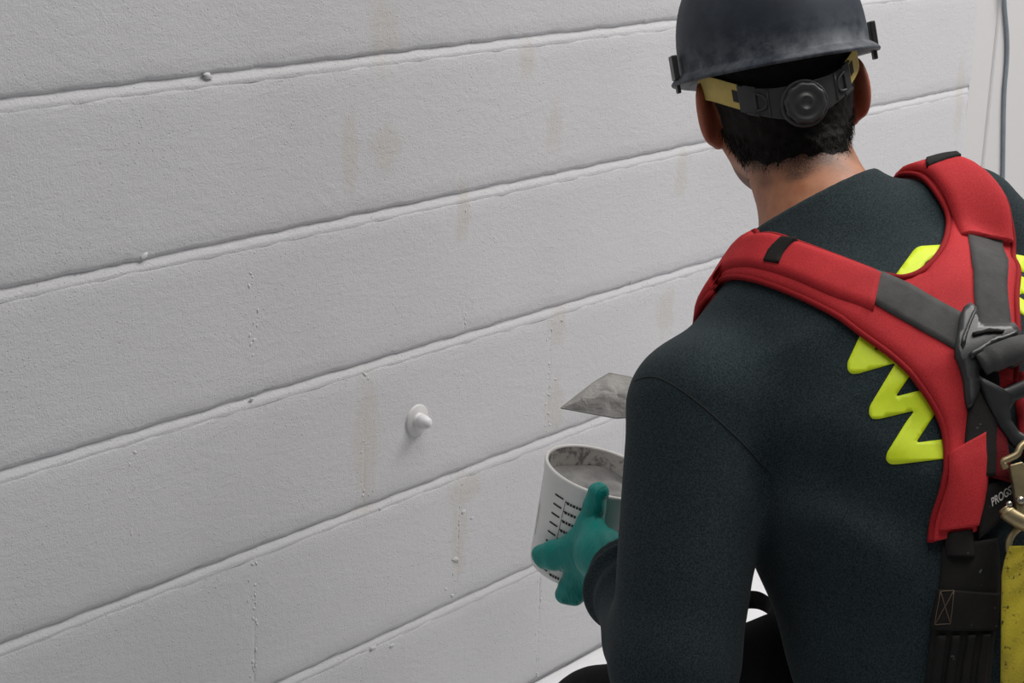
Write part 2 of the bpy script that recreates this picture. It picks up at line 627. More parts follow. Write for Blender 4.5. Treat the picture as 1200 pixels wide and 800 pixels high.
def box_axes(pts, pad, h, fine=((), (), ())):
    pts = np.asarray(pts); lo = pts.min(0) - pad; hi = pts.max(0) + pad
    return [axis_grid(lo[k], hi[k], h, fine[k]) for k in range(3)]


# ------------------------------------------------------------------ the person: joints
SX = nrm(camv((0.89, 0.30, 0.33)))               # towards his right shoulder
SZ = camv((-0.40, 0.90, 0.20)); SZ = nrm(SZ - SX * (SZ @ SX))   # up the spine
SB = nrm(np.cross(SZ, SX)) * 1.0                 # back direction
if SB @ CF > 0: SB = -SB
SHL = at(816, 477, 2.02)
SHR = SHL + SX * 0.41 + SZ * .018
MID = (SHL + SHR) / 2
TA = np.stack([SX, SB, SZ])


def tl(x, y, z):
    return MID + SX * x + SB * y + SZ * z


ELL, WRL = at(788, 775, 1.925), at(729, 664, 2.125)
SAL = at(822, 482, 1.985)                          # left arm as the sleeve carries it
ELR, WRR = SHR + camv((0.0, -0.22, 0.165)), at(882, 492, 2.42)
HC = at(914, 122, 2.20)                          # midway between the ears
_hr = math.radians(9.0); _hy = math.radians(12)
_rx = np.array([math.cos(_hr), math.sin(_hr), 0])
_ux = np.array([-math.sin(_hr), math.cos(_hr), 0])
_fx = np.array([0, 0, 1.0])
# turn the head to the left about its up axis, then nod
_hx = _rx * math.cos(_hy) + _fx * math.sin(_hy)
_hf = _fx * math.cos(_hy) - _rx * math.sin(_hy)
_nod = math.radians(-1.0)                        # relative to the view direction
_hf2 = _hf * math.cos(_nod) + _ux * math.sin(_nod)
_hu = _ux * math.cos(_nod) - _hf * math.sin(_nod)
# local view frame at the head's pixel
vf = nrm(HC - CPOS); vr = nrm(np.cross(vf, CU)); vu = np.cross(vr, vf)
loc2w = lambda q: vr * q[0] + vu * q[1] + vf * q[2]
HX, HF, HU = nrm(loc2w(_hx)), nrm(loc2w(_hf2)), nrm(loc2w(_hu))
HA = np.stack([HX, HF, HU])


def hl(x, y, z):
    return HC + HX * x + HF * y + HU * z


NB = tl(0.020, 0.01, 0.122)                     # base of the neck
PEL = tl(0, -0.01, -0.47)
HPL, HPR = PEL - SX * 0.09, PEL + SX * 0.09
KNL = at(705, 860, 2.2)
# feet and right knee on the floor
BACKH = nrm(V(-CF[0], -CF[1], 0)); RH = nrm(V(CR[0], CR[1], 0))
ANL = V(*KNL[:2], 0) + BACKH * 0.36 + RH * 0.12; ANL[2] = 0.10
TOL = ANL - BACKH * 0.19 - RH * 0.05; TOL[2] = 0.045
KNR = V(*HPR[:2], 0) - BACKH * 0.30 + RH * 0.02; KNR[2] = 0.075
ANR = KNR + BACKH * 0.40 + RH * 0.03; ANR[2] = 0.085
TOR = ANR + BACKH * 0.05; TOR[2] = 0.03

# ------------------------------------------------------------------ bucket frame (the hand closes on it)
BR = at(706, 552, 2.25)
bf = nrm(BR - CPOS); br_ = nrm(np.cross(bf, CU)); bu_ = np.cross(br_, bf)
BW = nrm(0.925 * (math.sin(math.radians(17)) * br_ + math.cos(math.radians(17)) * bu_) - 0.38 * bf)
BX = nrm(br_ - BW * (br_ @ BW)); BY = np.cross(BW, BX)
BRAD, BBOT, BHT = 0.0690, 0.0535, 0.134


def bucket_d(P):
    q = (P - BR); h = q @ BW
    r = np.sqrt((q @ BX) ** 2 + (q @ BY) ** 2)
    rad = BBOT + (BRAD - BBOT) * np.clip((h + BHT) / BHT, 0, 1)
    return np.maximum(r - rad, np.maximum(h - 0.001, -(h + BHT)))


def near_bucket(px, py, lift):
    """point on the bucket's near face seen at a pixel, lifted off the surface"""
    d = at(px, py, 1.0) - CPOS
    t = np.linspace(1.9, 2.45, 1200)
    P = CPOS + t[:, None] * d
    q = P - BR; h = q @ BW; r = np.sqrt((q @ BX) ** 2 + (q @ BY) ** 2)
    rad = BBOT + (BRAD - BBOT) * np.clip((h + BHT) / BHT, -0.3, 1)
    s = r - rad
    i = int(np.argmax(s < lift)) if (s < lift).any() else int(np.argmin(s))
    return P[i]


FG = {
    'thumb': [(at(704, 640, 2.150), .0155), (near_bucket(692, 612, .013), .0150), (near_bucket(697, 592, .011), .0128), (near_bucket(701, 577, .010) - 0.000 * BW, .0122)],
    'index': [(near_bucket(690, 634, .018), .0155), (near_bucket(667, 640, .012), .0125), (near_bucket(648, 645, .011), .0118), (near_bucket(634, 649, .010), .0112)],
    'middle': [(near_bucket(690, 648, .018), .0155), (near_bucket(667, 655, .012), .0125), (near_bucket(650, 656, .011), .0118), (near_bucket(639, 656, .010), .0112)],
    'ring': [(near_bucket(690, 662, .017), .0150), (near_bucket(674, 674, .012), .0128), (near_bucket(667, 687, .011), .0122), (near_bucket(662, 696, .010), .0118)],
    'little': [(near_bucket(696, 672, .017), .0145), (near_bucket(686, 682, .012), .0120), (near_bucket(680, 692, .011), .0112), (near_bucket(674, 699, .010), .0108)],
}
# the bare right hand mirrors the grip on the trowel handle
TH0, TH1 = at(772, 470, 2.475), at(905, 505, 2.42)        # handle ends
TD = nrm(TH1 - TH0); TB = nrm(CF - TD * (CF @ TD)); TU = np.cross(TD, TB) * 1.0
if TU @ CU < 0: TU = -TU
TG = at(835, 487, 2.45)
RG = {}
for i, nm in enumerate(('index', 'middle', 'ring', 'little')):
    c = TG + TD * (-0.032 + 0.021 * i)
    R_ = 0.026
    RG[nm] = [(c - TB * 0.036 + TU * 0.006, .0105), (c - TB * 0.024 + TU * .028, .0100), (c + TB * .010 + TU * 0.029, .0095), (c + TB * .028 + TU * .004, .0090), (c + TB * .016 - TU * 0.020, .0085)]
RG['thumb'] = [(TG - TB * 0.036 + TD * .02 - TU * .02, .0135), (TG - TB * .018 - TU * .028 - TD * .012, .0115), (TG + TB * .006 - TU * .028 - TD * .032, .010)]


def hand_l(P, g=0.0):
    d = cap(P, WRL, at(702, 648, 2.160), .029 + g, .027 + g)
    pal = smin(cap(P, at(706, 650, 2.158), FG['index'][0][0], .021 + g, .0165 + g), cap(P, at(706, 655, 2.158), FG['ring'][0][0], .021 + g, .016 + g), .012)
    pal = smin(pal, cap(P, at(708, 648, 2.152), FG['thumb'][0][0], .019 + g, .016 + g), .012)
    pal = smin(pal, cap(P, FG['index'][0][0], FG['little'][0][0], .0155 + g, .0145 + g), .01)
    pal = smin(pal, cap(P, FG['thumb'][1][0], FG['index'][1][0], .008 + g, .008 + g), .022)
    d = smin(d, pal, .018)
    for k, ch in FG.items():
        fd = None
        for (a, ra), (b, rb) in zip(ch[:-1], ch[1:]):
            s = cap(P, a, b, ra + g, rb + g)
            fd = s if fd is None else smin(fd, s, .004)
        d = smin(d, fd, .007)
    return d


def hand_r(P, g=0.0):
    d = cap(P, WRR, TG - TB * 0.045 + TD * .035, .026 + g, .026 + g)
    for nm in ('index', 'middle', 'ring', 'little'):
        d = smin(d, cap(P, TG - TB * 0.045 + TD * .03, RG[nm][0][0], .019 + g, .0125 + g), .012)
    for k, ch in RG.items():
        for (a, ra), (b, rb) in zip(ch[:-1], ch[1:]):
            d = smin(d, cap(P, a, b, ra + g, rb + g), .004)
    return d


# ------------------------------------------------------------------ person SDFs
TZ = np.array([-.56, -.48, -.38, -.28, -.18, -.08, 0.0, .06, .10, .14])
TW = np.array([.210, .222, .225, .218, .206, .195, .180, .135, .095, .06])
TD_ = np.array([.130, .130, .130, .135, .142, .142, .128, .100, .080, .06])
TC = np.array([.000, .010, .022, .034, .042, .036, .022, .012, .008, .0])


def trunk(P, g=0.0, flare=0.0):
    q = (P - MID) @ TA.T
    z = np.clip(q[:, 2], TZ[0], TZ[-1])
    a = np.interp(z, TZ, TW) + g; b = np.interp(z, TZ, TD_) + g; c = np.interp(z, TZ, TC)
    k = ((np.abs(q[:, 0]) / a) ** 2.3 + (np.abs(q[:, 1] - c) / b) ** 2.3) ** (1 / 2.3)
    d = (k - 1) * np.minimum(a, b)
    return smax(d, np.abs(q[:, 2] - (TZ[0] + TZ[-1]) / 2) - (TZ[-1] - TZ[0]) / 2 - g, .03)


def head(P):
    q = (P - HC) @ HA.T
    I3 = np.eye(3)
    d = ell(q, V(0, -.012, .040), I3, (.0795, .098, .098))
    d = smin(d, ell(q, V(0, .030, .010), I3, (.066, .066, .085)), .03)          # face
    d = smin(d, ell(q, V(0, .048, -.062), I3, (.050, .046, .040)), .03)         # jaw
    d = smin(d, cap(q, V(-.056, .005, -.035), V(-.020, .078, -.085), .016, .014), .02)
    d = smin(d, cap(q, V(.056, .005, -.035), V(.020, .078, -.085), .016, .014), .02)
    d = smin(d, cap(q, V(0, .096, .018), V(0, .116, -.018), .007, .012), .012)  # nose
    d = smin(d, cap(q, V(-.033, .086, .035), V(.033, .086, .035), .010, .010), .012)   # brow
    d = smin(d, cap(q, V(-.018, .096, -.048), V(.018, .096, -.048), .007, .007), .008)  # lips
    for s in (-1, 1):
        d = smax(d, -(np.linalg.norm(q - V(s * .032, .099, .012), axis=1) - .014), .008)
        d = smin(d, np.linalg.norm(q - V(s * .032, .080, .014), axis=1) - .0135, .003)
    return d


def ears(P):
    q = (P - HC) @ HA.T
    d = None
    for s in (-1, 1):
        a = math.radians(24) * s
        A = np.array([[math.cos(a), math.sin(a), 0], [-math.sin(a), math.cos(a), 0], [0, 0, 1.0]])
        rim = ell(q, V(s * .089, -.012, .004), A, (.0090, .022, .036))
        lobe = ell(q, V(s * .080, -.004, -.026), A, (.007, .011, .013))
        e = smin(smin(rim, lobe, .008), ell(q, V(s * .080, -.002, -.002), np.eye(3), (.010, .013, .027)), .008)
        e = smax(e, -ell(q, V(s * .0968, -.008, .006), A, (.006, .013, .022)), .004)
        d = e if d is None else np.minimum(d, e)
    return d


def neck(P, g=0.0):
    return cap(P, hl(0, -.018, -.035), NB - SZ * .02, .058 + g, .068 + g)


def body_f(P):
    d = smin(smin(head(P), ears(P), .006), neck(P), .03)
    t = smax(trunk(P, -.026), -((P - MID) @ SZ) - .43, .03)
    t = smin(t, cap(P, NB, SHL, .042, .040), .05); t = smin(t, cap(P, NB, SHR, .042, .040), .05)
    d = smin(d, t, .04)
    for sh, el, wr in ((SAL, ELL, WRL), (SHR, ELR, WRR)):
        d = smin(d, cap(P, sh, el, .048, .040), .03)
        d = smin(d, cap(P, el, wr, .040, .026), .015)
    d = smin(d, hand_l(P, -.0022), .008)
    d = smin(d, hand_r(P, -.0022), .008)
    d = smin(d, cap(P, HPL, HPR, .070, .070), .04)
    for hp, kn, an, to in ((HPL, KNL, ANL, TOL), (HPR, KNR, ANR, TOR)):
        d = smin(d, cap(P, hp, kn, .070, .050), .03)
        d = smin(d, cap(P, kn, an, .046, .034), .02)
        d = smin(d, cap(P, an, to, .032, .024), .02)
    return d


FA = nrm(WRL - ELL)
COLA, COLB = at(880, 275, 2.13), at(1027, 197, 2.13)
_cd = nrm(COLB - COLA)
_cv = nrm(nrm((COLA + COLB) / 2 - CPOS) - V(0, 0, .10))
COLN = nrm(np.cross(_cd, _cv))
if COLN @ SZ < 0: COLN = -COLN


TRP = at(1132, 262, 2.14)                         # his raised right trapezius


def shirt_f(P):
    d = trunk(P, .006)
    d = smin(d, cap(P, NB - SZ * .012, SHL + SZ * .004, .058, .056), .045)
    d = smin(d, cap(P, NB - SZ * .012, SHR + SZ * .006, .064, .064), .055)
    d = smin(d, cap(P, NB - SZ * .012, TRP, .055, .056), .035)
    d = smin(d, cap(P, TRP, SHR, .056, .064), .035)
    d = smin(d, neck(P, .008), .025)
    aL = cap(P, SAL, ELL, .0785, .0640)
    q0 = (P - MID) @ SZ
    d = smin(d, aL, .010 + .030 * smooth01(q0, -.14, -.03))
    tL = np.clip(((P - ELL) @ FA) / np.linalg.norm(WRL - ELL), 0, 1)
    fL = cap(P, ELL, WRL, .064, .046) + .006 * smooth01(tL, .86, .94)
    # bunched folds above the cuff
    fL = fL - .0050 * np.sin(tL * 34 + 5 * ((P - ELL) @ TA[0])) * smooth01(tL, .55, .8) * (1 - smooth01(tL, .9, .96))
    fL = fL - .0040 * np.sin(tL * 13 + 26 * ((P - ELL) @ SB)) * smooth01(tL, .0, .3) * (1 - smooth01(tL, .6, .8))
    d = smin(d, fL, .018)
    aR = smin(cap(P, SHR, ELR, .074, .064), cap(P, ELR, WRR, .060, .040), .02)
    d = smin(d, aR, .035)
    # soft folds of the loose cloth
    q = (P - MID) @ TA.T
    w = smooth01(-q[:, 2], .02, .25)
    d = d - .0030 * snoise(P, 22, 7, 3) * (0.25 + 0.75 * w)
    # folds running from the armpit across the back and down the side
    u = q[:, 0] * 0.80 + q[:, 2] * 0.6
    d = d - .0070 * np.sin(u * 62 + 1.2 + 2 * np.sin(q[:, 2] * 9)) * np.exp(-((q[:, 0] + .15) / .075) ** 2 - ((q[:, 2] + .19) / .085) ** 2)
    d = d - .0030 * np.sin((q[:, 2] * 0.9 - q[:, 0] * .5) * 55) * np.exp(-((q[:, 0] + .10) / .09) ** 2 - ((q[:, 2] + .36) / .09) ** 2)
    # hem, collar, cuffs
    d = smax(d, -(q[:, 2] + .50), .008)
    colp = (P - COLA) @ COLN
    colr = np.linalg.norm(np.cross(P - NB, nrm(HC - NB)), axis=1)
    d = np.where(colr < .16, smax(d, colp, .004), d)
    for wr, dr in ((WRL, FA), (WRR, nrm(WRR - ELR))):
        m = np.linalg.norm(P - wr, axis=1) < .10
        d = np.where(m, smax(d, (P - wr) @ dr + .007, .005), d)
        d = smax(d, -cap(P, wr - dr * .03, wr + dr * .05, .031, .031), .003)
    return d


def trouser_f(P):
    d = ell(P, PEL - SZ * .01, TA, (.202, .142, .14))
    d = smin(d, cap(P, HPL, HPR, .105, .105), .04)
    for hp, kn, an in ((HPL, KNL, ANL), (HPR, KNR, ANR)):
        d = smin(d, cap(P, hp + CU * .05, kn, .125, .074), .05)
        d = smin(d, cap(P, kn, an, .068, .056), .02)
    d = smin(d, cap(P, at(760, 862, 2.17), at(935, 800, 2.08), .055, .080), .03)
    d = d - .003 * snoise(P, 30, 7, 5)
    q = (P - MID) @ TA.T
    near = (np.abs(q[:, 0]) < .26) & (q[:, 1] > -.06) & (q[:, 1] < .25)
    d = np.where(near & (q[:, 2] > -.46), smax(d, q[:, 2] + .40, .01), d)
    return np.maximum(d, .012 - P[:, 2])


def boot_fn(an, to, kn):
    def f(P):
        d = cap(P, an + (kn - an) * .28, an, .058, .050)
        d = smin(d, cap(P, an, to, .050, .040), .03)
        return np.maximum(d, .002 - P[:, 2])
    return f


# ------------------------------------------------------------------ materials of the person
def mat_skin():
    t = NT('skin'); v = t.obj()
    a = t.node('ShaderNodeAttribute', attribute_name='stubble').outputs['Fac']
    n = t.noise(55, 5, 0.6, v)
    col = t.mix(t.ramp(n, [(0.3, (0, 0, 0)), (0.75, (1, 1, 1))]), srgb(172, 118, 84), srgb(152, 92, 64))
    fl = t.ramp(t.noise(650, 2, 0.6, v), [(0.40, (0, 0, 0)), (0.62, (1, 1, 1))])
    k = t.math('MULTIPLY', a, t.math('MULTIPLY_ADD', fl, 0.5, 0.5))
    col = t.mix(k, col, srgb(38, 30, 26))
    ea = t.node('ShaderNodeAttribute', attribute_name='flush').outputs['Fac']
    col = t.mix(ea, col, srgb(168, 82, 62))
    return t.set(color=col, rough=0.55, normal=t.bump(t.noise(500, 3, 0.6, v), 0.12, 0.001), sss=0.05, sssr=0.01)


def mat_hair():
    t = NT('dark_hair'); v = t.obj()
    mp = t.node('ShaderNodeMapping'); t.l.new(v, mp.inputs[0]); mp.inputs['Scale'].default_value = (1, 1, 0.25)
    n = t.noise(700, 3, 0.6, mp.outputs[0])
    col = t.mix(n, srgb(10, 9, 8), srgb(32, 27, 23))
    return t.set(color=col, rough=0.6, normal=t.bump(n, 0.8, 0.002), spec=0.15)


M_SKIN, M_HAIR = mat_skin(), mat_hair()
M_SHIRT = mat_fabric('charcoal_jersey', srgb(22, 31, 34), srgb(46, 58, 62), 560, 0.35, 0.95, 0.03)
M_TROU = mat_fabric('black_workwear', srgb(22, 23, 25), srgb(32, 33, 35), 800, 0.3)
M_BOOT = mat_plain('black_leather', srgb(24, 23, 22), 0.6, bump=0.2)
M_NEON = mat_plain('neon_print', srgb(214, 236, 16), 0.6, bump=0.1, bscale=600, var=0.12)


def mat_glove():
    t = NT('teal_nitrile'); v = t.obj()
    n = t.noise(45, 4, 0.6, v)
    mp = t.node('ShaderNodeMapping'); t.l.new(v, mp.inputs[0]); mp.inputs['Rotation'].default_value = (0.4, 0.5, 0.9); mp.inputs['Scale'].default_value = (1, 4, 1)
    w = t.noise(60, 3, 0.6, mp.outputs[0], 0.6)
    col = t.mix(n, srgb(0, 120, 113), srgb(0, 140, 131))
    return t.set(color=col, rough=0.48, normal=t.bump(w, 0.55, 0.004), spec=0.4)


M_GLOVE = mat_glove()

# ------------------------------------------------------------------ build the person
base = V(*((V(*ANL[:2], 0) + V(*KNR[:2], 0)) / 2)); base[2] = 0
person = tag(empty('person', base),
             'person in charcoal sweatshirt crouching at the block wall, back turned, holding a bucket', 'person')
hb = 0.003
fine = [[], [], []]
for k in range(3):
    fine[k].append((HC[k] - .135, HC[k] + .135, hb))
    for c in (near_bucket(675, 650, .01), TG):
        fine[k].append((c[k] - .06, c[k] + .06, .0045))
allp = [HC + .13, HC - .13, SHL, SHR, ELL, ELR, WRL, WRR, TG, PEL, KNL, KNR, ANL, ANR, TOL, TOR, FG['index'][3][0], FG['thumb'][3][0]]
bx = box_axes(allp, .11, .011, fine)
bv, bq = surfnet(body_f, *bx)
body = mk('body', bv, bq, M_SKIN, person)
# hair and beard stubble as a real colour of the skin
hq = (bv - HC) @ HA.T


def hairline(q):
    """height of the hairline in head space; lower at the nape, higher at the sides"""
    side = np.clip(np.abs(q[:, 0]) / .075, 0, 1)
    nape = -.079 + .026 * side ** 3
    front = smooth01(q[:, 1], -.03, .02)
    return nape * (1 - front) + front * .02


hlz = hairline(hq)
sn = .006 * snoise(hq, 160, 7, 2)
stub = smooth01(hq[:, 2] + sn, hlz - .014, hlz + .012) * (hq[:, 1] < .075) * (np.abs(hq[:, 0]) < .082)
beard = smooth01(hq[:, 1] - .3 * np.abs(hq[:, 0]), .0, .02) * smooth01(-hq[:, 2], .02, .04) * (1 - smooth01(-hq[:, 2], .105, .125)) * .75
tuft = at(896, 211, 1.0) - CPOS
tuft = tuft / np.linalg.norm(tuft)
rel = bv - CPOS
perp = np.linalg.norm(rel - (rel @ tuft)[:, None] * tuft, axis=1)
facing = (rel @ vf) < (HC - CPOS) @ vf
tf = (1 - smooth01(perp, .004, .014)) * facing * .55
stub = np.clip(np.maximum(np.maximum(stub, beard), tf), 0, 1)
stub = stub * (ears(bv) > .004)
fl = (1 - smooth01(ears(bv), .001, .006)) * .55
for nm, arr in (('stubble', stub), ('flush', fl)):
    at_ = body.data.attributes.new(nm, 'FLOAT', 'POINT')
    at_.data.foreach_set('value', arr.astype(np.float32))


def hair_f(P):
    q = (P - HC) @ HA.T
    d = smin(head(P), neck(P), .03)
    th = -.004 + .0115 * smooth01(q[:, 2] + .004 * snoise(q, 150, 7, 6), hairline(q) - .006, hairline(q) + .035)
    d = d - th - .0008 * snoise(q, 420, 8, 1)
    e = np.minimum(np.linalg.norm(q - V(.092, -.005, 0), axis=1), np.linalg.norm(q - V(-.092, -.005, 0), axis=1))
    d = smax(d, -(e - .030), .008)
    return smax(d, q[:, 1] - .085, .01)


hx_ = box_axes([HC + .12, HC - .12], .03, .0032)
hv, hqd = surfnet(hair_f, *hx_)
hair_v, hair_q = hv, hqd
# short loose strands along the hairline
hvq = (hv - HC) @ HA.T
cand = np.argwhere((hvq[:, 2] < hairline(hvq) + .035) & (hvq[:, 2] > hairline(hvq) - .008) & (hvq[:, 1] < .02))[:, 0]
sv, sf = [], []
hdn = -HU
for i in rng.choice(cand, min(5200, len(cand) * 6)):
    p = hv[i] + rng.normal(size=3) * .0015
    dr = nrm(hdn * 1.0 - HF * rng.uniform(0.02, .25) + rng.normal(size=3) * .28)
    sd = nrm(np.cross(dr, rng.normal(size=3))) * .00035
    L = rng.uniform(.005, .010)
    k = len(sv)
    sv += [p - sd, p + sd, p + dr * L]
    sf.append((k, k + 1, k + 2))
hair = mk('hair', hv, hqd, M_HAIR, person)
strands = mk('hair_strands', sv, sf, M_HAIR, hair)
strands['kind'] = 'stuff'

shv, shq = surfnet(shirt_f, *box_axes([SHL, SHR, ELL, ELR, WRL, WRR, NB, tl(-.18, 0, -.5), tl(.18, .1, -.5)], .1, .0058))
shirt = mk('sweatshirt', shv, shq, M_SHIRT, person)
tv, tq = surfnet(trouser_f, *box_axes([PEL, HPL, HPR, KNL, KNR, ANL, ANR], .13, .010))
mk('trousers', tv, tq, M_TROU, person)
for an, to, kn in ((ANL, TOL, KNL), (ANR, TOR, KNR)):
    v, q = surfnet(boot_fn(an, to, kn), *box_axes([an, to, an + (kn - an) * .3], .08, .008))
    mk('boot', v, q, M_BOOT, person)
gl_n = nrm(at(700, 648, 2.165) - WRL)


def glove_l(P):
    d = hand_l(P, 0.0) - .0006 * np.sin(P @ nrm(CR + .6 * CU) * 420) * smooth01((P - at(690, 640, 2.16)) @ CR, -.01, .02)
    return smax(d, -((P - WRL) @ gl_n) + .010, .003)


v, q = surfnet(glove_l, *box_axes([c for ch in FG.values() for c, _ in ch] + [WRL], .03, .0020))
mk('glove', v, q, M_GLOVE, person)
glr_n = nrm(TG - TB * .045 + TD * .035 - WRR)
v, q = surfnet(lambda P: smax(hand_r(P, .0005), -((P - WRR) @ glr_n) - .004, .003), *box_axes([c for ch in RG.values() for c, _ in ch] + [WRR], .03, .0030))
mk('glove', v, q, M_GLOVE, person)

SHIRT_BVH = BVHTree.FromPolygons([tuple(x) for x in shv], [tuple(int(i) for i in x) for x in shq])
# smoothed normals of the shirt for things that lie on it
_fn = np.cross(shv[shq[:, 2]] - shv[shq[:, 0]], shv[shq[:, 3]] - shv[shq[:, 1]])
_vn = np.zeros_like(shv)
for k in range(4): np.add.at(_vn, shq[:, k], _fn)
for _ in range(6):
    _a = np.zeros_like(_vn)
    m_ = (_vn[shq[:, 0]] + _vn[shq[:, 1]] + _vn[shq[:, 2]] + _vn[shq[:, 3]])
    for k in range(4): np.add.at(_a, shq[:, k], m_)
    _vn = _a / (np.linalg.norm(_a, axis=1)[:, None] + 1e-12)


def shoot(px, py):
    d = nrm(at(px, py, 1.0) - CPOS)
    h = SHIRT_BVH.ray_cast(Vector(CPOS), Vector(d), 6.0)
    if h[0] is None:
        # past the outline: nearest point of the cloth to the ray
        best = None
        for t in np.linspace(1.8, 2.6, 60):
            q_ = SHIRT_BVH.find_nearest(Vector(CPOS + d * t))
            if best is None or q_[3] < best[0]: best = (q_[3], np.array(q_[0]))
        return best[1]
    return np.array(h[0])


def snap(p):
    """nearest point of the cloth and its smoothed outward normal"""
    q_ = SHIRT_BVH.find_nearest(Vector(p))
    return np.array(q_[0]), nrm(_vn[shq[q_[2]]].mean(0))


def ribbon(A, B, n, m, thick, lift=0.0, edge=5.0, puff=True):
    """cloth-hugging band between two edge curves given as world points"""
    a, b = catmull(A, n), catmull(B, n)
    vs_, fs_ = [], []
    rows = m + 1
    for i in range(n):
        row = []
        nn = []
        for j in range(rows):
            s = j / m
            p, nr = snap(a[i] * (1 - s) + b[i] * s)
            row.append(p); nn.append(nr)
        for j in range(rows):
            s = j / m
            pr = (1 - abs(2 * s - 1) ** edge) ** (1 / 2.0) if puff else 1.0
            vs_.append(row[j] + nn[j] * (lift + .0015 + thick * (0.30 + 0.70 * pr if puff else 1)))
        vs_.append(row[-1] + nn[-1] * (lift - .003)); vs_.append(row[0] + nn[0] * (lift - .003))
    R_ = rows + 2
    for i in range(n - 1):
        for j in range(R_):
            j2 = (j + 1) % R_
            fs_.append((i * R_ + j, (i + 1) * R_ + j, (i + 1) * R_ + j2, i * R_ + j2))
    fs_.append(tuple(range(R_))); fs_.append(tuple(reversed(range((n - 1) * R_, n * R_))))
    return vs_, fs_


def region(poly, step, thick, lift=0.0, rnd=0.0):
    """cloth-hugging patch with an outline given in picture coordinates"""
    P = []
    for (x0, y0), (x1, y1) in zip(poly, poly[1:] + poly[:1]):
        k = max(1, int(math.hypot(x1 - x0, y1 - y0) / step))
        for i in range(k):
            P.append((x0 + (x1 - x0) * i / k, y0 + (y1 - y0) * i / k))
    nb = len(P)
    arr = np.array(P)
    xs_ = np.arange(arr[:, 0].min(), arr[:, 0].max(), step); ys_ = np.arange(arr[:, 1].min(), arr[:, 1].max(), step)
    inner = []
    for x in xs_:
        for y in ys_:
            ins = False
            j = nb - 1
            for i in range(nb):
                if (P[i][1] > y) != (P[j][1] > y) and x < (P[j][0] - P[i][0]) * (y - P[i][1]) / (P[j][1] - P[i][1]) + P[i][0]: ins = not ins
                j = i
            if ins and np.min(np.hypot(arr[:, 0] - x, arr[:, 1] - y)) > step * .55: inner.append((x, y))
    r_ = delaunay_2d_cdt([Vector(p) for p in P + inner], [(i, (i + 1) % nb) for i in range(nb)], [], 1, 1e-4)
    pts, fcs = r_[0], r_[2]
    vs_ = []
    for p in pts:
        q_, nr = snap(shoot(p[0], p[1]))
        dd = np.min(np.hypot(arr[:, 0] - p[0], arr[:, 1] - p[1]))
        k = 1.0 if rnd <= 0 else 0.3 + 0.7 * min(1.0, dd / rnd) ** .5
        vs_.append(q_ + nr * (lift + thick * k))
    fs_ = []
    for f_ in fcs:
        a, b, c = (np.array(vs_[i]) for i in f_[:3])
        nface = np.cross(b - a, c - a)
        fs_.append(tuple(f_) if nface @ (CPOS - a) > 0 else tuple(reversed(f_)))
    # skirt down to the cloth
    cntE = {}
    for f_ in fs_:
        for i in range(len(f_)):
            e = (f_[i], f_[(i + 1) % len(f_)]); cntE[e] = 1
    nv = {}
    for (a, b) in list(cntE):
        if (b, a) in cntE: continue
        for i in (a, b):
            if i not in nv:
                q_, nr = snap(vs_[i]); nv[i] = len(vs_); vs_.append(q_ + nr * (lift - .002))
        fs_.append((b, a, nv[a], nv[b]))
    return vs_, fs_


# ------------------------------------------------------------------ print and seams on the sweatshirt
W_ = [(1025, 360), (1008, 393), (993, 425), (993, 433), (997, 438), (1005, 438), (1050, 425), (1019, 476), (1018, 485), (1022, 491), (1030, 491), (1072, 481), (1062, 494), (1039, 531),
      (1038, 539), (1043, 544), (1051, 544), (1120, 536), (1120, 513), (1073, 519), (1100, 478), (1118, 447), (1049, 465), (1080, 420), (1090, 398), (1024, 411), (1045, 375)]
T_ = [(1044, 330), (1071, 293), (1077, 289), (1125, 286), (1125, 299), (1094, 302), (1084, 307), (1074, 332)]
R1_ = [(1176, 296), (1215, 303), (1240, 312), (1240, 330), (1212, 322), (1195, 318), (1190, 322), (1240, 340), (1240, 346), (1196, 344), (1193, 348), (1240, 378), (1240, 392), (1204, 372), (1176, 356)]
R2_ = [(1180, 399), (1212, 405), (1240, 412), (1240, 434), (1210, 424), (1180, 416)]


def soften(pl_, r_=4.0):
    out = []
    for i, p in enumerate(pl_):
        p = V(*p); a = V(*pl_[i - 1]) - p; b = V(*pl_[(i + 1) % len(pl_)]) - p
        la, lb = np.linalg.norm(a), np.linalg.norm(b); k = min(r_, la * .4, lb * .4)
        pa, pb = p + a / la * k, p + b / lb * k
        out += [tuple(pa), tuple(.25 * pa + .5 * p + .25 * pb), tuple(pb)]
    return out


for poly in (W_, T_, R1_, R2_):
    v, f = region(soften(poly), 5.0, 0.0009)
    mk('printed_letter', v, f, M_NEON, shirt)['label'] = 'neon yellow printed letter stroke'
M_SEAM = mat_plain('dark_thread', srgb(18, 22, 24), 0.9)


def surf_tube(pix, rad, lift, n=40):
    pts = catmull([shoot(*p) for p in pix], n)
    out = []
    for p in pts:
        q_, nr = snap(p); out.append(q_ + nr * lift)
    return tube_vf(out, rad, 6)


mk('seam', *surf_tube([(744, 446), (768, 442), (792, 453), (822, 475), (852, 502), (880, 530), (904, 556)], .0008, .0001), M_SEAM, shirt)

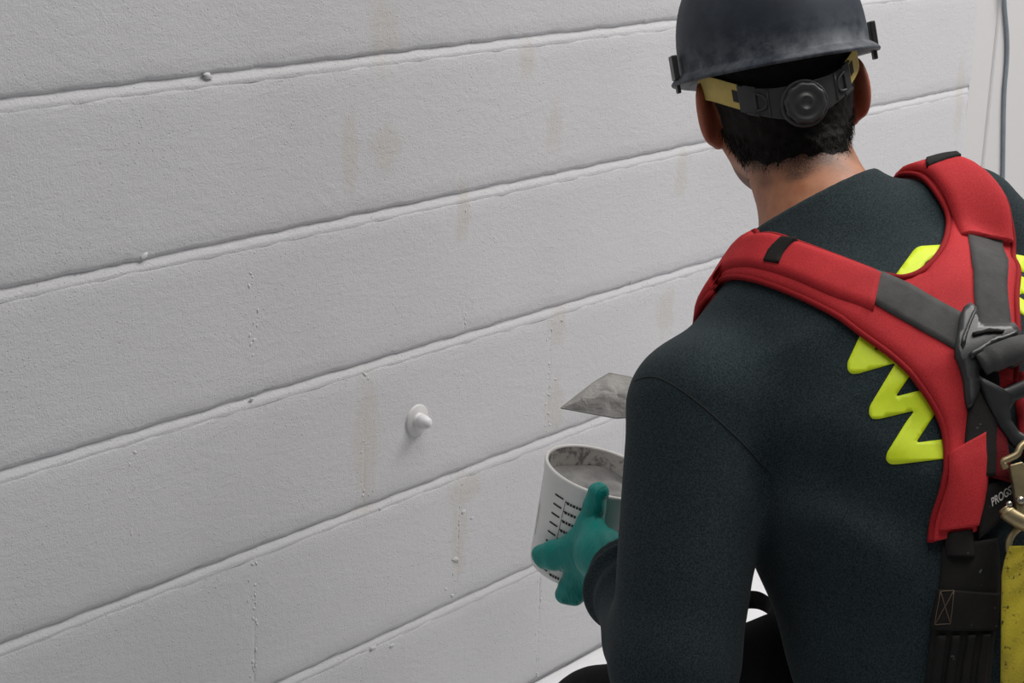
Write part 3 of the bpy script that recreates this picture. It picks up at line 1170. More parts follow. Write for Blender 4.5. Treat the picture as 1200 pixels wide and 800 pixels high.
# ------------------------------------------------------------------ safety harness
M_RED = mat_fabric('red_padding', srgb(172, 38, 44), srgb(190, 52, 56), 700, 0.25, 0.8, 0.0, 0.45)
M_PIPE = mat_fabric('red_binding', srgb(136, 22, 28), srgb(152, 32, 36), 700, 0.3, 0.85)
M_WEB = mat_webbing('grey_webbing', srgb(62, 62, 62), srgb(84, 84, 82))
M_BWEB = mat_webbing('black_webbing', srgb(20, 19, 18), srgb(34, 32, 30))
M_PLAS = mat_plain('black_plastic', srgb(42, 43, 44), 0.42, bump=0.15, bscale=120, var=0.35)
M_BRASS = mat_plain('worn_zinc', srgb(168, 152, 116), 0.42, metal=0.75, bump=0.1, bscale=90, var=0.35)
M_STEEL = mat_plain('steel', srgb(170, 165, 155), 0.3, metal=1.0)
M_TEXT = mat_plain('white_print', srgb(196, 194, 190), 0.7)

ctr = shoot(1150, 420)
harness = tag(empty('safety_harness', ctr), 'red padded safety harness with dark webbing and back ring worn over the sweatshirt', 'harness')


def front(px_local):
    return tl(*px_local)


LA = [tl(-.165, -.16, -.13), tl(-.165, -.15, -.03), tl(-.160, -.09, .045), shoot(822, 349), shoot(838, 334), shoot(867, 328), shoot(920, 343), shoot(972, 368), shoot(1007, 392), shoot(1046, 421), shoot(1075, 451), shoot(1098, 488), shoot(1107, 522), shoot(1104, 570), shoot(1093, 608), shoot(1089, 636)]
LB = [tl(-.085, -.17, -.13), tl(-.085, -.16, -.03), tl(-.080, -.10, .06), shoot(880, 281), shoot(893, 279), shoot(910, 279), shoot(942, 290), shoot(990, 309), shoot(1032, 326), shoot(1080, 350), shoot(1116, 392), shoot(1138, 440), shoot(1150, 480), shoot(1151, 540), shoot(1149, 585), shoot(1144, 622)]
mk('shoulder_pad', *ribbon(LA, LB, 110, 12, .0085), M_RED, harness)
RA = [tl(.085, -.17, -.13), tl(.085, -.16, -.03), tl(.075, -.09, .06), shoot(1060, 204), shoot(1096, 230), shoot(1109, 262), shoot(1103, 294), shoot(1084, 318), shoot(1070, 345), shoot(1090, 400), shoot(1120, 440)]
RB = [tl(.165, -.16, -.13), tl(.165, -.15, -.03), tl(.158, -.09, .045), shoot(1132, 198), shoot(1164, 220), shoot(1178, 250), shoot(1184, 300), shoot(1188, 345), shoot(1189, 375), shoot(1189, 410), shoot(1186, 450)]
mk('shoulder_pad', *ribbon(RA, RB, 90, 12, .0085), M_RED, harness)
mk('back_pad', *region([(1028, 330), (1058, 330), (1084, 318), (1104, 296), (1186, 330), (1188, 410), (1186, 450), (1140, 470), (1090, 430), (1050, 380)], 8, .0092, 0, 14), M_RED, harness)
# lower tongue of the pad on the far side of the ring
mk('back_pad', *ribbon([shoot(1186, 440), shoot(1190, 480), shoot(1196, 520), shoot(1205, 560)], [shoot(1236, 430), shoot(1240, 480), shoot(1246, 520), shoot(1255, 560)], 24, 8, .008), M_RED, harness)


def edge_pipe(pts, lift=.005, rad=.0034, n=90):
    c = catmull(pts, n); out = []
    for p in c:
        q_, nr = snap(p); out.append(q_ + nr * lift)
    return tube_vf(out, rad, 8)


mk('piping', *edge_pipe(LA), M_PIPE, harness)
mk('piping', *edge_pipe(LB[:9]), M_PIPE, harness)
mk('piping', *edge_pipe(RA[:8] + [shoot(1060, 329), shoot(1032, 326)]), M_PIPE, harness)
mk('piping', *edge_pipe(RB), M_PIPE, harness)


def inset(A, B, s):
    return [a * (1 - s) + b * s for a, b in zip(A, B)]


# sleeves of the pads folded over the webbing, elastic keepers
mk('pad_sleeve', *ribbon([a_ * (1 - k_) + b_ * k_ for a_, b_, k_ in zip(LA, LB, (.08, .08, .08, .08, .12, .18, .22, .22))] + [shoot(1022, 372)], inset(LA, LB, .97)[0:8] + [shoot(1032, 328)], 70, 10, .0075, .0070), M_RED, harness)
mk('pad_sleeve', *ribbon(inset(RA, RB, .06)[0:6] + [shoot(1122, 284)], inset(RA, RB, .97)[0:6] + [shoot(1182, 288)], 60, 10, .0080, .0075), M_RED, harness)
mk('elastic_keeper', *ribbon([shoot(902, 317), shoot(909, 303), shoot(922, 289)], [shoot(918, 320), shoot(925, 305), shoot(938, 290)], 12, 4, .0022, .0142, puff=False), M_BWEB, harness)
mk('elastic_keeper', *ribbon([shoot(1086, 211), shoot(1108, 204), shoot(1126, 199)], [shoot(1091, 202), shoot(1106, 198), shoot(1122, 196)], 12, 4, .0022, .0150, puff=False), M_BWEB, harness)
# webbing
mk('webbing', *ribbon([shoot(1016, 359), shoot(1023, 363), shoot(1068, 389), shoot(1116, 416)], [shoot(1026, 326), shoot(1034, 329), shoot(1080, 351), shoot(1130, 379)], 40, 6, .0026, .0085, puff=False), M_WEB, harness)
mk('webbing', *ribbon([shoot(1128, 262), shoot(1130, 290), shoot(1136, 340), shoot(1141, 394)], [shoot(1165, 258), shoot(1168, 290), shoot(1173, 340), shoot(1179, 392)], 40, 6, .0026, .0088, puff=False), M_WEB, harness)
mk('webbing', *ribbon([shoot(1128, 430), shoot(1130, 470), shoot(1126, 520), shoot(1122, 560)], [shoot(1160, 430), shoot(1164, 470), shoot(1160, 520), shoot(1158, 560)], 30, 6, .0026, .0108, puff=False), M_BWEB, harness)
# lower pocket of red padding with the dark label
mk('pad_pocket', *ribbon([shoot(1108, 535), shoot(1106, 580), shoot(1098, 622)], [shoot(1154, 508), shoot(1152, 560), shoot(1143, 616)], 30, 8, .0055, .0085), M_RED, harness)
mk('side_strap', *ribbon([shoot(1153, 480), shoot(1154, 520), shoot(1156, 560)], [shoot(1172, 490), shoot(1178, 530), shoot(1182, 568)], 24, 6, .008, .004), mat_fabric('maroon_padding', srgb(92, 22, 28), srgb(112, 30, 34), 700, 0.3), harness)
label_poly = [(1150, 568), (1168, 566), (1188, 556), (1206, 560), (1206, 590), (1180, 600), (1160, 618), (1144, 632), (1146, 600)]
mk('label_patch', *region(label_poly, 7, .0065, .002), M_BWEB, harness)

# white wording on the label
cu = bpy.data.curves.new('wording', 'FONT'); cu.body = 'PROGST'; cu.size = 1.0; cu.offset = 0.018
to = bpy.data.objects.new('wording_source', cu); COL.objects.link(to)
dg = bpy.context.evaluated_depsgraph_get()
tm = to.evaluated_get(dg).to_mesh()
tvv = np.array([v_.co[:] for v_ in tm.vertices]); tff = [tuple(p.vertices) for p in tm.polygons]
to.evaluated_get(dg).to_mesh_clear()
bpy.data.objects.remove(to, do_unlink=True); bpy.data.curves.remove(cu)
bd = nrm(V(26, -17)); ud = nrm(V(-2, -11))
wide = tvv[:, 0].max()
pl, plt = shoot(1158, 594), shoot(1184, 576)
wv = []
for x, y, _ in tvv:
    p2 = V(1157.5, 594.5) + bd * (x / wide * 32) + ud * (y * 13.5)
    q_, nr = snap(shoot(p2[0], p2[1])); wv.append(q_ + nr * .0094)
mk('wording', wv, tff, M_TEXT, harness, smooth=False)

# webbing and loop hanging below the pad
mk('webbing_loop', *ribbon([shoot(1107, 624), shoot(1106, 640), shoot(1108, 652)], [shoot(1137, 620), shoot(1138, 638), shoot(1139, 652)], 14, 5, .006, .006), M_BWEB, harness)
mk('hip_webbing', *ribbon([shoot(1104, 640), shoot(1100, 690), shoot(1092, 735), shoot(1084, 800), shoot(1080, 850)], [shoot(1168, 630), shoot(1170, 690), shoot(1166, 735), shoot(1160, 800), shoot(1158, 850)], 50, 10, .004, .002), M_BWEB, harness)
mk('stitched_tab', *ribbon([shoot(1097, 690), shoot(1093, 712), shoot(1089, 734)], [shoot(1166, 694), shoot(1166, 715), shoot(1164, 738)], 16, 8, .003, .006, puff=False), M_BWEB, harness)
M_STITCH = mat_plain('tan_stitching', srgb(88, 74, 58), 0.8)
st_parts = []
for a, b in (((1099, 692), (1114, 691)), ((1114, 691), (1110, 728)), ((1110, 728), (1093, 729)), ((1093, 729), (1099, 692)), ((1099, 692), (1110, 728)), ((1114, 691), (1093, 729))):
    pts = [shoot(a[0] + (b[0] - a[0]) * k, a[1] + (b[1] - a[1]) * k) for k in np.linspace(0, 1, 6)]
    oo = []
    for p in pts:
        q_, nr = snap(p); oo.append(q_ + nr * .0108)
    st_parts.append(tube_vf(oo, .0005, 4))
mk('stitching', *join_vf(st_parts), M_STITCH, harness)
for x0 in (1096, 1112, 1130, 1148):
    mk('strap_fold', *ribbon([shoot(x0, 742), shoot(x0 - 5, 780), shoot(x0 - 9, 840)], [shoot(x0 + 11, 742), shoot(x0 + 8, 780), shoot(x0 + 4, 840)], 18, 5, .006, .004), M_BWEB, harness)


# loose end hanging between arm and trunk
lo = catmull([shoot(925, 725), at(905, 712, 2.10), at(888, 703, 2.14), at(868, 704, 2.16), at(850, 712, 2.17)], 20)
vs_, fs_ = [], []
for p in lo:
    for a, b in ((-.010, -.001), (.010, -.001), (.010, .001), (-.010, .001)):
        vs_.append(p + CU * a - CF * b)
for i in range(19):
    for j in range(4):
        fs_.append((i * 4 + j, (i + 1) * 4 + j, (i + 1) * 4 + (j + 1) % 4, i * 4 + (j + 1) % 4))
mk('loose_strap', vs_, fs_, M_BWEB, harness)


# ---- back plate, web roll and ring
def plate(pix, lift0, lift1, step=6):
    """rigid moulded plate following the back, outline in picture coordinates"""
    return region(pix, step, lift1 - lift0, lift0)


PL = [(1113, 417), (1117, 400), (1119, 384), (1122, 373), (1129, 368), (1136, 374), (1140, 388), (1142, 393), (1160, 392), (1178, 391), (1185, 401), (1190, 412), (1196, 428), (1180, 436), (1160, 430), (1142, 434),
      (1137, 442), (1138, 462), (1132, 478), (1128, 484), (1125, 470), (1123, 450), (1118, 432)]
bp = mk('back_plate', *plate(PL, .009, .020), M_PLAS, harness)
mk('plate_rib', *region([(1117, 415), (1132, 378), (1135, 380), (1121, 417)], 4, .0235, 0), M_PLAS, bp)
mk('plate_rib', *region([(1126, 424), (1152, 408), (1178, 400), (1179, 404), (1154, 413), (1129, 429)], 4, .0235, 0), M_PLAS, bp)
mk('plate_rib', *region([(1131, 404), (1150, 399), (1166, 400), (1165, 402), (1150, 402.5), (1132, 407)], 4, .0225, 0), M_BWEB, bp)
SURFN = snap(shoot(1150, 430))[1]


def offs(px, py, lift):
    q_, nr = snap(shoot(px, py)); return q_ + SURFN * lift


rollc = [offs(1138, 436, .020), offs(1150, 430, .024), offs(1165, 424, .026), offs(1180, 419, .026), offs(1192, 417, .024), offs(1200, 418, .020)]
mk('web_roll', *tube_vf(catmull(rollc, 24), [.0115] * 4 + [.0135] * 20, 18), M_WEB, harness)
RCX, RCY = 1207, 484
rc0 = offs(1185, 440, .034)
RXa = nrm(CR - SURFN * (CR @ SURFN)); RXa = nrm(RXa + 0.35 * nrm(np.cross(SURFN, RXa)) * 0)
vdir = nrm(CPOS - rc0)
RN = nrm(0.55 * vdir + 0.45 * SURFN); RXa = nrm(CR - RN * (CR @ RN)); RYa = np.cross(RN, RXa)
DC = rc0


def ring_pt(px, py, lift=0.0):
    """point of the ring's own plane seen at a picture position"""
    d = nrm(at(px, py, 1) - CPOS)
    t = ((DC - CPOS) @ RN) / (d @ RN)
    return CPOS + d * t + RN * lift


outer = [(1143, 440), (1150, 437), (1163, 461), (1202, 444), (1245, 434), (1262, 436), (1262, 470), (1250, 505), (1228, 527), (1205, 533), (1186, 522), (1170, 500), (1156, 472)]
inn = [(1183, 479), (1189, 471), (1206, 462), (1234, 453), (1240, 458), (1238, 478), (1230, 498), (1215, 509), (1203, 511), (1193, 505), (1184, 492)]


def ring_loop(pl_, n):
    a = np.array(pl_ + [pl_[0]], float)
    s = np.r_[0, np.cumsum(np.hypot(*np.diff(a, axis=0).T))]
    t = np.linspace(0, s[-1], n, endpoint=False)
    return np.stack([np.interp(t, s, a[:, 0]), np.interp(t, s, a[:, 1])], -1)


n_ = 72
# align the two loops by angle about the ring's centre
def by_angle(pl_, n):
    L = ring_loop(pl_, 1400); c = V(1210, 485)
    ang = np.arctan2(L[:, 1] - c[1], L[:, 0] - c[0])
    out = []
    for k in range(n):
        a = -math.pi + 2 * math.pi * k / n
        dd = np.abs(np.angle(np.exp(1j * (ang - a)))); out.append(L[int(np.argmin(dd))])
    return np.array(out)


oo_, ii_ = by_angle(outer, n_), by_angle(inn, n_)
vs_, fs_ = [], []
for k in range(n_):
    for w, lf in ((0.0, -.004), (0.0, .003), (.18, .005), (.82, .005), (1.0, .003), (1.0, -.004)):
        p2 = oo_[k] * (1 - w) + ii_[k] * w
        vs_.append(ring_pt(p2[0], p2[1], lf))
for k in range(n_):
    k2 = (k + 1) % n_
    for j in range(6):
        j2 = (j + 1) % 6
        fs_.append((k * 6 + j, k * 6 + j2, k2 * 6 + j2, k2 * 6 + j))
dring = mk('back_ring', vs_, fs_, M_PLAS, harness)

# ------------------------------------------------------------------ lanyard with snap hook
hk0 = ring_pt(1200, 560, .012)
lany = tag(empty('lanyard', hk0), 'dirty yellow webbing lanyard with metal snap hook clipped to the back ring', 'lanyard')


def hp(px, py, lift=0.0):
    d = nrm(at(px, py, 1) - CPOS)
    t = ((hk0 - CPOS) @ RN) / (d @ RN)
    return CPOS + d * t + RN * lift


def slab(pix, t0, t1):
    n = len(pix)
    vs_ = [hp(x, y, t1) for x, y in pix] + [hp(x, y, t0) for x, y in pix]
    fs_ = [tuple(range(n)), tuple(range(2 * n - 1, n - 1, -1))] + [((i + 1) % n, i, n + i, n + (i + 1) % n) for i in range(n)]
    return vs_, fs_


o = mk('hook_body', *slab([(1181, 545), (1196, 541), (1212, 556), (1222, 580), (1220, 604), (1206, 612), (1190, 600), (1187, 575)], -.004, .006), M_BRASS, lany, smooth=False); bevel_mod(o, .0015)
mk('hook_arm', *tube_vf(catmull([hp(1177, 550, .006), hp(1174, 542, .006), hp(1181, 538, .006), hp(1190, 533, .006), hp(1195, 524, .004), hp(1206, 518, .0), hp(1222, 526, -.002), hp(1228, 552, 0), hp(1222, 580, .001)], 40), .0036, 10), M_BRASS, lany)
mk('hook_gate', *tube_vf(catmull([hp(1174, 596, .009), hp(1179, 603, .010), hp(1190, 610, .010), hp(1204, 616, .009), hp(1216, 616, .007)], 24), [.0062] * 4 + [.0078] * 20, 12), M_BRASS, lany)
mk('rivet', *lathe_vf(hp(1194, 587, .006), (RXa, RYa, RN), [(.0045, 0), (.0042, .002), (.0028, .0035), (.0002, .004)], 16), M_STEEL, lany)
mk('rivet', *lathe_vf(hp(1179, 592, .012), (RXa, RYa, RN), [(.0034, 0), (.003, .002), (.002, .003), (.0002, .0034)], 16), M_STEEL, lany)
ey = [hp(1203 + 22 * math.cos(a), 641 + 24 * math.sin(a), .003) for a in np.linspace(0, 2 * math.pi, 41)]
mk('swivel_eye', *tube_vf(ey, .0034, 10, cap=False), M_BRASS, lany)
t = NT('dirty_yellow_webbing'); v_ = t.obj()
col = t.mix(t.ramp(t.noise(18, 4, .6, v_), [(.35, (0, 0, 0)), (.75, (1, 1, 1))]), srgb(184, 168, 42), srgb(146, 130, 38))
col = t.mix(t.ramp(t.noise(150, 3, .6, v_), [(.58, (0, 0, 0)), (.68, (1, 1, 1))]), col, srgb(60, 52, 24))
M_YEL = t.set(color=col, rough=.9, normal=t.bump(t.noise(420, 2, .6, v_), .5, .001))
lc = catmull([hp(1202, 640, .004), hp(1199, 665, .006), hp(1198, 700, .008), hp(1197, 760, .010), hp(1196, 830, .012), hp(1196, 900, .014)], 40)
vs_, fs_ = [], []
for i, p in enumerate(lc):
    w = .0215 * min(1, 0.8 + i * .02)
    for j in range(9):
        s = -1 + j / 4
        vs_.append(p + RXa * w * s + RN * (.0025 + .003 * (1 - s * s) + .0012 * math.sin(i * .9 + j)))
    for j in range(8, -1, -1):
        s = -1 + j / 4
        vs_.append(p + RXa * w * s + RN * (-.0025))
for i in range(len(lc) - 1):
    for j in range(18):
        j2 = (j + 1) % 18
        fs_.append((i * 18 + j, i * 18 + j2, (i + 1) * 18 + j2, (i + 1) * 18 + j))
fs_ += [tuple(range(17, -1, -1)), tuple(range((len(lc) - 1) * 18, len(lc) * 18))]
mk('lanyard_webbing', vs_, fs_, M_YEL, lany)

# ------------------------------------------------------------------ hard hat
t = NT('scuffed_helmet'); v_ = t.obj()
n1 = t.noise(22, 6, .65, v_)
col = t.mix(t.ramp(n1, [(.35, (0, 0, 0)), (.75, (1, 1, 1))]), srgb(34, 40, 50), srgb(52, 59, 68))
mp = t.node('ShaderNodeMapping'); t.l.new(v_, mp.inputs[0]); mp.inputs['Scale'].default_value = (1, 1, 5); mp.inputs['Rotation'].default_value = (.3, .2, 0)
scr = t.ramp(t.noise(60, 5, .75, mp.outputs[0]), [(.62, (0, 0, 0)), (.78, (1, 1, 1))])
col = t.mix(t.math('MULTIPLY', scr, .35), col, srgb(120, 126, 130))
sz = t.node('ShaderNodeSeparateXYZ'); t.l.new(v_, sz.inputs[0])
edge = t.node('ShaderNodeMapRange', i_1=.040, i_2=.0, i_3=0., i_4=1.); t.l.new(sz.outputs[2], edge.inputs[0])
dust = t.math('MULTIPLY', edge.outputs[0], t.ramp(t.noise(45, 5, .7, v_), [(.4, (0, 0, 0)), (.62, (1, 1, 1))]))
col = t.mix(t.math('MULTIPLY', dust, .45), col, srgb(110, 114, 118))
M_HELM = t.set(color=col, spec=.3, rough=.58, normal=t.bump(n1, .15, .002))
M_YBAND = mat_plain('yellow_band', srgb(206, 182, 96), .6, bump=.2, bscale=300, var=.25)
M_RATCH = mat_plain('dark_plastic', srgb(52, 52, 52), .45, bump=.15, bscale=160, var=.3)
HO = hl(0, -.005, .053)
HM = Matrix(((HX[0], HF[0], HU[0], HO[0]), (HX[1], HF[1], HU[1], HO[1]), (HX[2], HF[2], HU[2], HO[2]), (0, 0, 0, 1)))
hat = tag(empty('hard_hat', HM), 'scuffed dark navy hard hat with yellow headband and rear ratchet on the worker’s head', 'hard hat')
AXH, AYH, HH = .1085, .134, .128
n_th = 72
prof = []
for ph in np.linspace(0.02, math.pi / 2, 18):
    prof.append((math.sin(ph) ** (2 / 2.7), HH * math.cos(ph) ** (2 / 2.5), 0))
prof += [(1.0, -.002, .003), (1.0, -.0055, .0075), (1.0, -.0085, .0105), (1.0, -.0105, .0110), (1.0, -.0125, .0100), (1.0, -.0115, .0055), (1.0, -.008, .0), (1.0, -.002, -.0032)]
for ph in np.linspace(math.pi / 2, 0.02, 10):
    prof.append((math.sin(ph) ** (2 / 2.7), HH * math.cos(ph) ** (2 / 2.5) - .003, -.0032))
vs_, fs_ = [], []
for (rho, z, ex) in prof:
    for k in range(n_th):
        a = 2 * math.pi * k / n_th
        cx_, cy_ = math.cos(a), math.sin(a)
        e = ex
        if ex > .002: e = ex + .034 * max(0, cy_) ** 3 * (ex / .011)
        zz = z - (.012 * max(0, cy_) ** 3 * max(0, e) / .045)
        rg = 1 + (.022 * math.exp(-(cx_ * rho / .12) ** 2) * (rho < .97) * smooth01(np.array([z / HH]), .3, .8)[0])
        vs_.append((AXH * rho * cx_ + cx_ * e, AYH * rho * cy_ + cy_ * e, zz * rg))
m_ = len(prof)
for i in range(m_ - 1):
    for k in range(n_th):
        k2 = (k + 1) % n_th
        fs_.append((i * n_th + k, (i + 1) * n_th + k, (i + 1) * n_th + k2, i * n_th + k2))
fs_.append(tuple(range(n_th))); fs_.append(tuple(reversed(range((m_ - 1) * n_th, m_ * n_th))))
mk('shell', vs_, fs_, M_HELM, hat, local=True)
I3 = [V(1, 0, 0), V(0, 1, 0), V(0, 0, 1)]
for s in (-1, 1):
    v1, f1 = box_vf((s * .1160, -.006, .008), I3, (.0032, .012, .0140))
    v2, f2 = box_vf((s * .1155, -.006, -.014), I3, (.0022, .0065, .0075))
    o = mk('accessory_clip', *join_vf([(v1, f1), (v2, f2)]), M_RATCH, hat, smooth=False, local=True); bevel_mod(o, .0012)


def band_pt(al, z, out=0.0):
    """point of the head band; al = 0 at the back of the head, positive to his right"""
    ax_, ay_ = .0890 + out, .1085 + out
    return V(ax_ * math.sin(al), -.010 - ay_ * math.cos(al), z)


def band_z(al):
    return (-.014 - .042 * math.cos(al) ** 2 if abs(al) < math.pi / 2 else -.014) + .006 * math.sin(al)


def band(a0, a1, hh, t0, t1, n=30, hfun=None, zoff=0):
    vs_, fs_ = [], []
    for i in range(n + 1):
        al = a0 + (a1 - a0) * i / n
        h_ = hh if hfun is None else hfun(al)
        zc = band_z(al) + zoff
        for (z, o_) in ((zc - h_, t0), (zc - h_, t1), (zc + h_, t1), (zc + h_, t0)):
            vs_.append(band_pt(al, z, o_))
    for i in range(n):
        for j in range(4):
            j2 = (j + 1) % 4
            fs_.append((i * 4 + j, (i + 1) * 4 + j, (i + 1) * 4 + j2, i * 4 + j2))
    fs_.append((0, 1, 2, 3)); fs_.append((n * 4 + 3, n * 4 + 2, n * 4 + 1, n * 4))
    return vs_, fs_


R = math.radians
for s in (-1, 1):
    o = mk('headband', *band(s * R(36), s * R(125), .0140, 0, .0016, 40), M_YBAND, hat, smooth=False, local=True)
    # slot for the adjuster pin
    mk('pin_slot', *band(s * R(47) - R(2.6), s * R(47) + R(2.6), .0065, .0012, .0022, 4), M_BOOT, hat, smooth=False, local=True)
hs = mk('ratchet_housing', *band(R(-43), R(38), .0155, .0015, .0085, 60, hfun=lambda a: .0150 + .0045 * math.exp(-((math.degrees(a)) / 20) ** 2)), M_RATCH, hat, smooth=False, local=True)
bevel_mod(hs, .0012)
for s in (-1, 1):
    # raised D-shaped loops and cross ribs of the moulding
    pts = []
    for a in np.linspace(-math.pi / 2, math.pi / 2, 16):
        al = s * R(31) + R(7.0) * math.cos(a) * (-s if s > 0 else 1)
        pts.append(band_pt(al, band_z(al) + .0095 * math.sin(a), .0096))
    al0 = s * R(31)
    pts = pts + [band_pt(al0, band_z(al0) + .004, .0096), band_pt(al0, band_z(al0) - .004, .0096), band_pt(al0, band_z(al0) - .0085, .0096)]
    mk('moulded_loop', *tube_vf(pts, .0016, 6), M_RATCH, hs, local=True)
    al1 = s * R(23)
    mk('moulded_rib', *tube_vf([band_pt(al1, band_z(al1) + k * .0150, .0085) for k in (-1, -.3, .3, 1)], .0016, 6), M_RATCH, hs, local=True)
    for k in (-1, 1):
        al = s * R(34)
        mk('moulded_tab', *band(al - R(4), al + R(4), .0012, .007, .0098, 6, zoff=k * .0150), M_BRASS if False else M_RATCH, hs, smooth=False, local=True)
kc = band_pt(R(-1), band_z(0) - .003, .008)
KA = (V(1, 0, 0), V(0, 0, 1), V(0, -1, 0))
vs_, fs_ = [], []
kp = [(.0002, .0120), (.0055, .0122), (.0062, .0135), (.0085, .0135), (.0095, .0118), (.0150, .0112), (.0170, .0128), (.0200, .0126), (.0218, .0110), (.0222, .0), ]
n_k = 60
for r_, h_ in kp:
    for k in range(n_k):
        a = 2 * math.pi * k / n_k
        rr = r_ * (1 + (.045 if (k // 3) % 2 else 0) * (r_ > .018))
        vs_.append(kc + KA[0] * rr * math.cos(a) + KA[1] * rr * math.sin(a) + KA[2] * h_)
for i in range(len(kp) - 1):
    for k in range(n_k):
        k2 = (k + 1) % n_k
        fs_.append((i * n_k + k, (i + 1) * n_k + k, (i + 1) * n_k + k2, i * n_k + k2))
fs_.append(tuple(range(n_k)))
mk('ratchet_knob', vs_, fs_, M_RATCH, hs, local=True)
vs_, fs_ = lathe_vf(kc, KA, [(.0262, -.002), (.0262, .0035), (.0245, .0045), (.0225, .0040)], 48)
mk('knob_collar', vs_, fs_, M_RATCH, hs, local=True)

# ------------------------------------------------------------------ mixing bucket
M_PAIL = mat_plain('white_plastic', srgb(226, 226, 223), .42, var=.05)
M_MARK = mat_plain('black_print', srgb(28, 28, 28), .6)
t = NT('grey_filler'); v_ = t.obj()
n1 = t.noise(70, 5, .65, v_)
M_FILL = t.set(color=t.mix(n1, srgb(120, 120, 119), srgb(152, 152, 150)), rough=.8, normal=t.bump(n1, .6, .005))
t = NT('smeared_plastic'); v_ = t.obj()
col = t.mix(t.ramp(t.noise(62, 5, .65, v_, .4), [(.46, (0, 0, 0)), (.56, (1, 1, 1))]), srgb(196, 195, 190), srgb(128, 128, 126))
M_SMEAR = t.set(color=col, rough=.6)
BB = BR - BW * BHT
pail = tag(empty('mixing_bucket', BB), 'white plastic mixing bucket with black measuring marks, held in the teal gloved hand', 'bucket')
BAX = (BX, BY, BW)
rad_at = lambda h: BBOT + (BRAD - BBOT) * (h + BHT) / BHT
v, f = lathe_vf(BR, BAX, [(.0005, -BHT), (BBOT - .004, -BHT), (BBOT - .001, -BHT + .002), (rad_at(-BHT + .006), -BHT + .006), (rad_at(-.05), -.05), (rad_at(-.014), -.014), (rad_at(-.012) + .0008, -.012), (BRAD + .0008, -.003), (BRAD + .0012, -.001),
                          (BRAD + .0004, .0006), (BRAD - .002, .0008), (BRAD - .0032, -.001), (rad_at(-.03) - .003, -.03)], 72)
mk('shell', v, f, M_PAIL, pail)
v, f = lathe_vf(BR, BAX, [(BRAD - .0034, -.0015), (rad_at(-.012) - .0034, -.012), (rad_at(-.05) - .0032, -.05), (BBOT - .004, -BHT + .004), (.0005, -BHT + .004)], 72)
mk('inner_wall', v, f, M_SMEAR, pail)
# graduation marks printed on the near left of the wall
parts = []
PHI0 = None


def on_pail(px, py):
    p = near_bucket(px, py, 0.0003); q_ = p - BR
    return math.atan2(q_ @ BY, q_ @ BX), q_ @ BW


def pail_quad(a0, a1, h0, h1, skew=0.0):
    n = max(2, int(abs(a1 - a0) / .03) + 1)
    vs_, fs_ = [], []
    for i in range(n + 1):
        a = a0 + (a1 - a0) * i / n; sk = skew * (i / n)
        for h in (h0, h1):
            r_ = rad_at(h + sk) + .0004
            vs_.append(BR + BX * r_ * math.cos(a) + BY * r_ * math.sin(a) + BW * (h + sk))
    for i in range(n):
        fs_.append((i * 2, i * 2 + 2, i * 2 + 3, i * 2 + 1))
    return vs_, fs_


a_ax, h_top = on_pail(659, 584)
a_ax2, h_bot = on_pail(647, 672)
a_ax = (a_ax + a_ax2) / 2
sgn = 1 if on_pail(672, 600)[0] > a_ax else -1
parts.append(pail_quad(a_ax - .005, a_ax + .005, h_bot, h_top))
nrow = 9
for i in range(nrow):
    h = h_top - (h_top - h_bot) * i / (nrow - 1)
    parts.append(pail_quad(a_ax - sgn * .26, a_ax - sgn * .05, h - .0012, h + .0010))
    a = a_ax + sgn * .03
    cnt = (7, 4, 6, 4, 5, 5, 4, 5, 4)[i]
    parts.append(pail_quad(a_ax, a, h - .0028, h - .0013))
    for k in range(cnt):
        w = .055 if k % 2 == 0 else .040
        parts.append(pail_quad(a, a + sgn * w, h - .0042, h - .0008)); a += sgn * (w + .014)
mk('measuring_marks', *join_vf(parts), M_MARK, pail)
a_s, h_s0 = on_pail(633, 590); _, h_s1 = on_pail(628, 628)
mk('scuff_mark', *pail_quad(a_s - .012, a_s + .012, h_s1, h_s0), M_FILL, pail)
# filler inside
vs_, fs_ = [], []
nr_, na_ = 14, 48
hlv = -.030
for i in range(nr_ + 1):
    for k in range(na_):
        a = 2 * math.pi * k / na_
        rr = (rad_at(hlv) - .0035) * i / nr_
        p = BR + BX * rr * math.cos(a) + BY * rr * math.sin(a)
        hz_ = hlv + .0028 * math.sin(rr * 130 + 3 * math.cos(a)) + .002 * math.sin(5 * a + rr * 220) + (.006 * (i / nr_) ** 6)
        vs_.append(p + BW * hz_)
for i in range(nr_):
    for k in range(na_):
        k2 = (k + 1) % na_
        fs_.append((i * na_ + k, (i + 1) * na_ + k, (i + 1) * na_ + k2, i * na_ + k2))
tag(mk('wet_filler', vs_, fs_, M_FILL, origin=BR + BW * hlv), 'wet grey filler paste inside the white mixing bucket', 'filler', kind='stuff')

# ------------------------------------------------------------------ pointing trowel
M_BLADE = mat_plain('smeared_steel', srgb(138, 138, 134), .5, metal=.3, bump=.3, bscale=60, var=.2)
M_WOOD = mat_plain('worn_wood', srgb(128, 92, 58), .6, bump=.2, bscale=80, var=.3)
trowel = tag(empty('trowel', at(720, 480, 2.49)), 'small pointed trowel loaded with grey filler in front of the wall', 'trowel')
# blade: a kite in a plane that tips towards the camera
b0, b1, b2 = at(657, 478, 2.515), at(716, 437, 2.565), at(724, 491, 2.475)
BN = nrm(np.cross(b1 - b0, b2 - b0))
if BN @ (CPOS - b0) < 0: BN = -BN


def bl(px, py, lift=0.0):
    d = nrm(at(px, py, 1) - CPOS)
    return CPOS + d * (((b0 - CPOS) @ BN) / (d @ BN)) + BN * lift


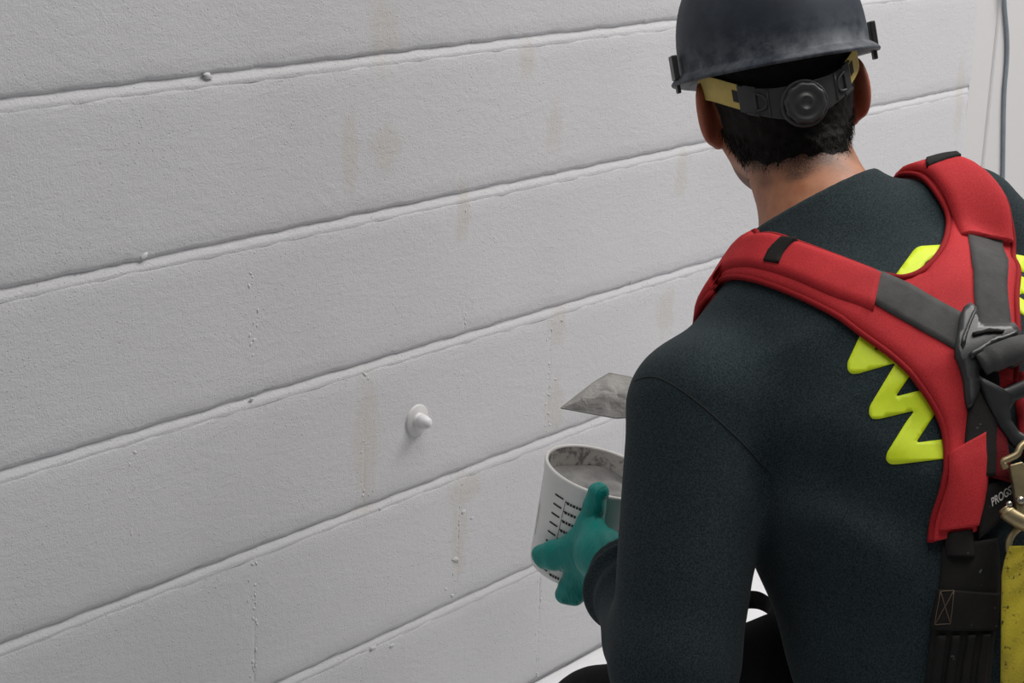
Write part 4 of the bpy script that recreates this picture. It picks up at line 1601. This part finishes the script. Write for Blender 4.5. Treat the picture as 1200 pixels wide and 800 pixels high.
bpx = [(657, 478), (676, 463), (697, 447), (714, 437), (740, 442), (762, 455), (770, 472), (760, 487), (738, 489), (722, 490), (700, 486), (678, 482)]
n = len(bpx)
vs_ = [bl(x, y, .001) for x, y in bpx] + [bl(x, y, -.001) for x, y in bpx]
fs_ = [tuple(range(n)), tuple(range(2 * n - 1, n - 1, -1))] + [((i + 1) % n, i, n + i, n + (i + 1) % n) for i in range(n)]
mk('blade', vs_, fs_, M_BLADE, trowel, smooth=False)
# the load of filler: a lumpy, torn skin over the blade
arr = np.array(bpx, float); cen = arr.mean(0) + V(6, 2)
vs_, fs_ = [], []
rr_ = random.Random(5)
nr_, na_ = 7, 36
loop = ring_loop(bpx, na_)
for i in range(nr_ + 1):
    s = i / nr_
    for k in range(na_):
        j = 1 - .05 * rr_.random() if i == nr_ else 1
        p2 = cen + (loop[k] - cen) * s * .985 * j
        hgt = .0140 * (1 - s ** 1.7) + .0022 * math.sin(p2[0] * .23 + p2[1] * .11) + .0022 * abs(math.sin(p2[0] * .12 - p2[1] * .31)) 
        if p2[0] > 713 + (p2[1] - 440) * .15 and p2[1] < 462: hgt -= .0045
        if p2[1] > 477 and p2[0] > 700: hgt -= .002
        vs_.append(bl(p2[0], p2[1], max(.0012, hgt) if i < nr_ else .0010))
for i in range(nr_):
    for k in range(na_):
        k2 = (k + 1) % na_
        fs_.append((i * na_ + k, i * na_ + k2, (i + 1) * na_ + k2, (i + 1) * na_ + k))
t = NT('spread_filler'); v_ = t.obj()
n1 = t.noise(48, 4, .55, v_, .8)
M_LOAD = t.set(color=t.mix(n1, srgb(134, 133, 130), srgb(150, 149, 146)), rough=.75, normal=t.bump(n1, .7, .006))
o = mk('filler_load', vs_, fs_, M_LOAD, trowel)
o['label'] = 'lumpy grey filler spread on the blade'
mk('shank', *tube_vf(catmull([bl(752, 470, -.002), at(768, 462, 2.485), TH0 + TD * .012], 14), .004, 8), M_STEEL, trowel)
hn = [TH0 + (TH1 - TH0) * k for k in np.linspace(0, 1, 16)]
mk('handle', *tube_vf(hn, [.008, .011, .0118, .0122, .0128, .0134, .0138, .014, .014, .0138, .0134, .0130, .0128, .0128, .012, .007], 14), M_WOOD, trowel)
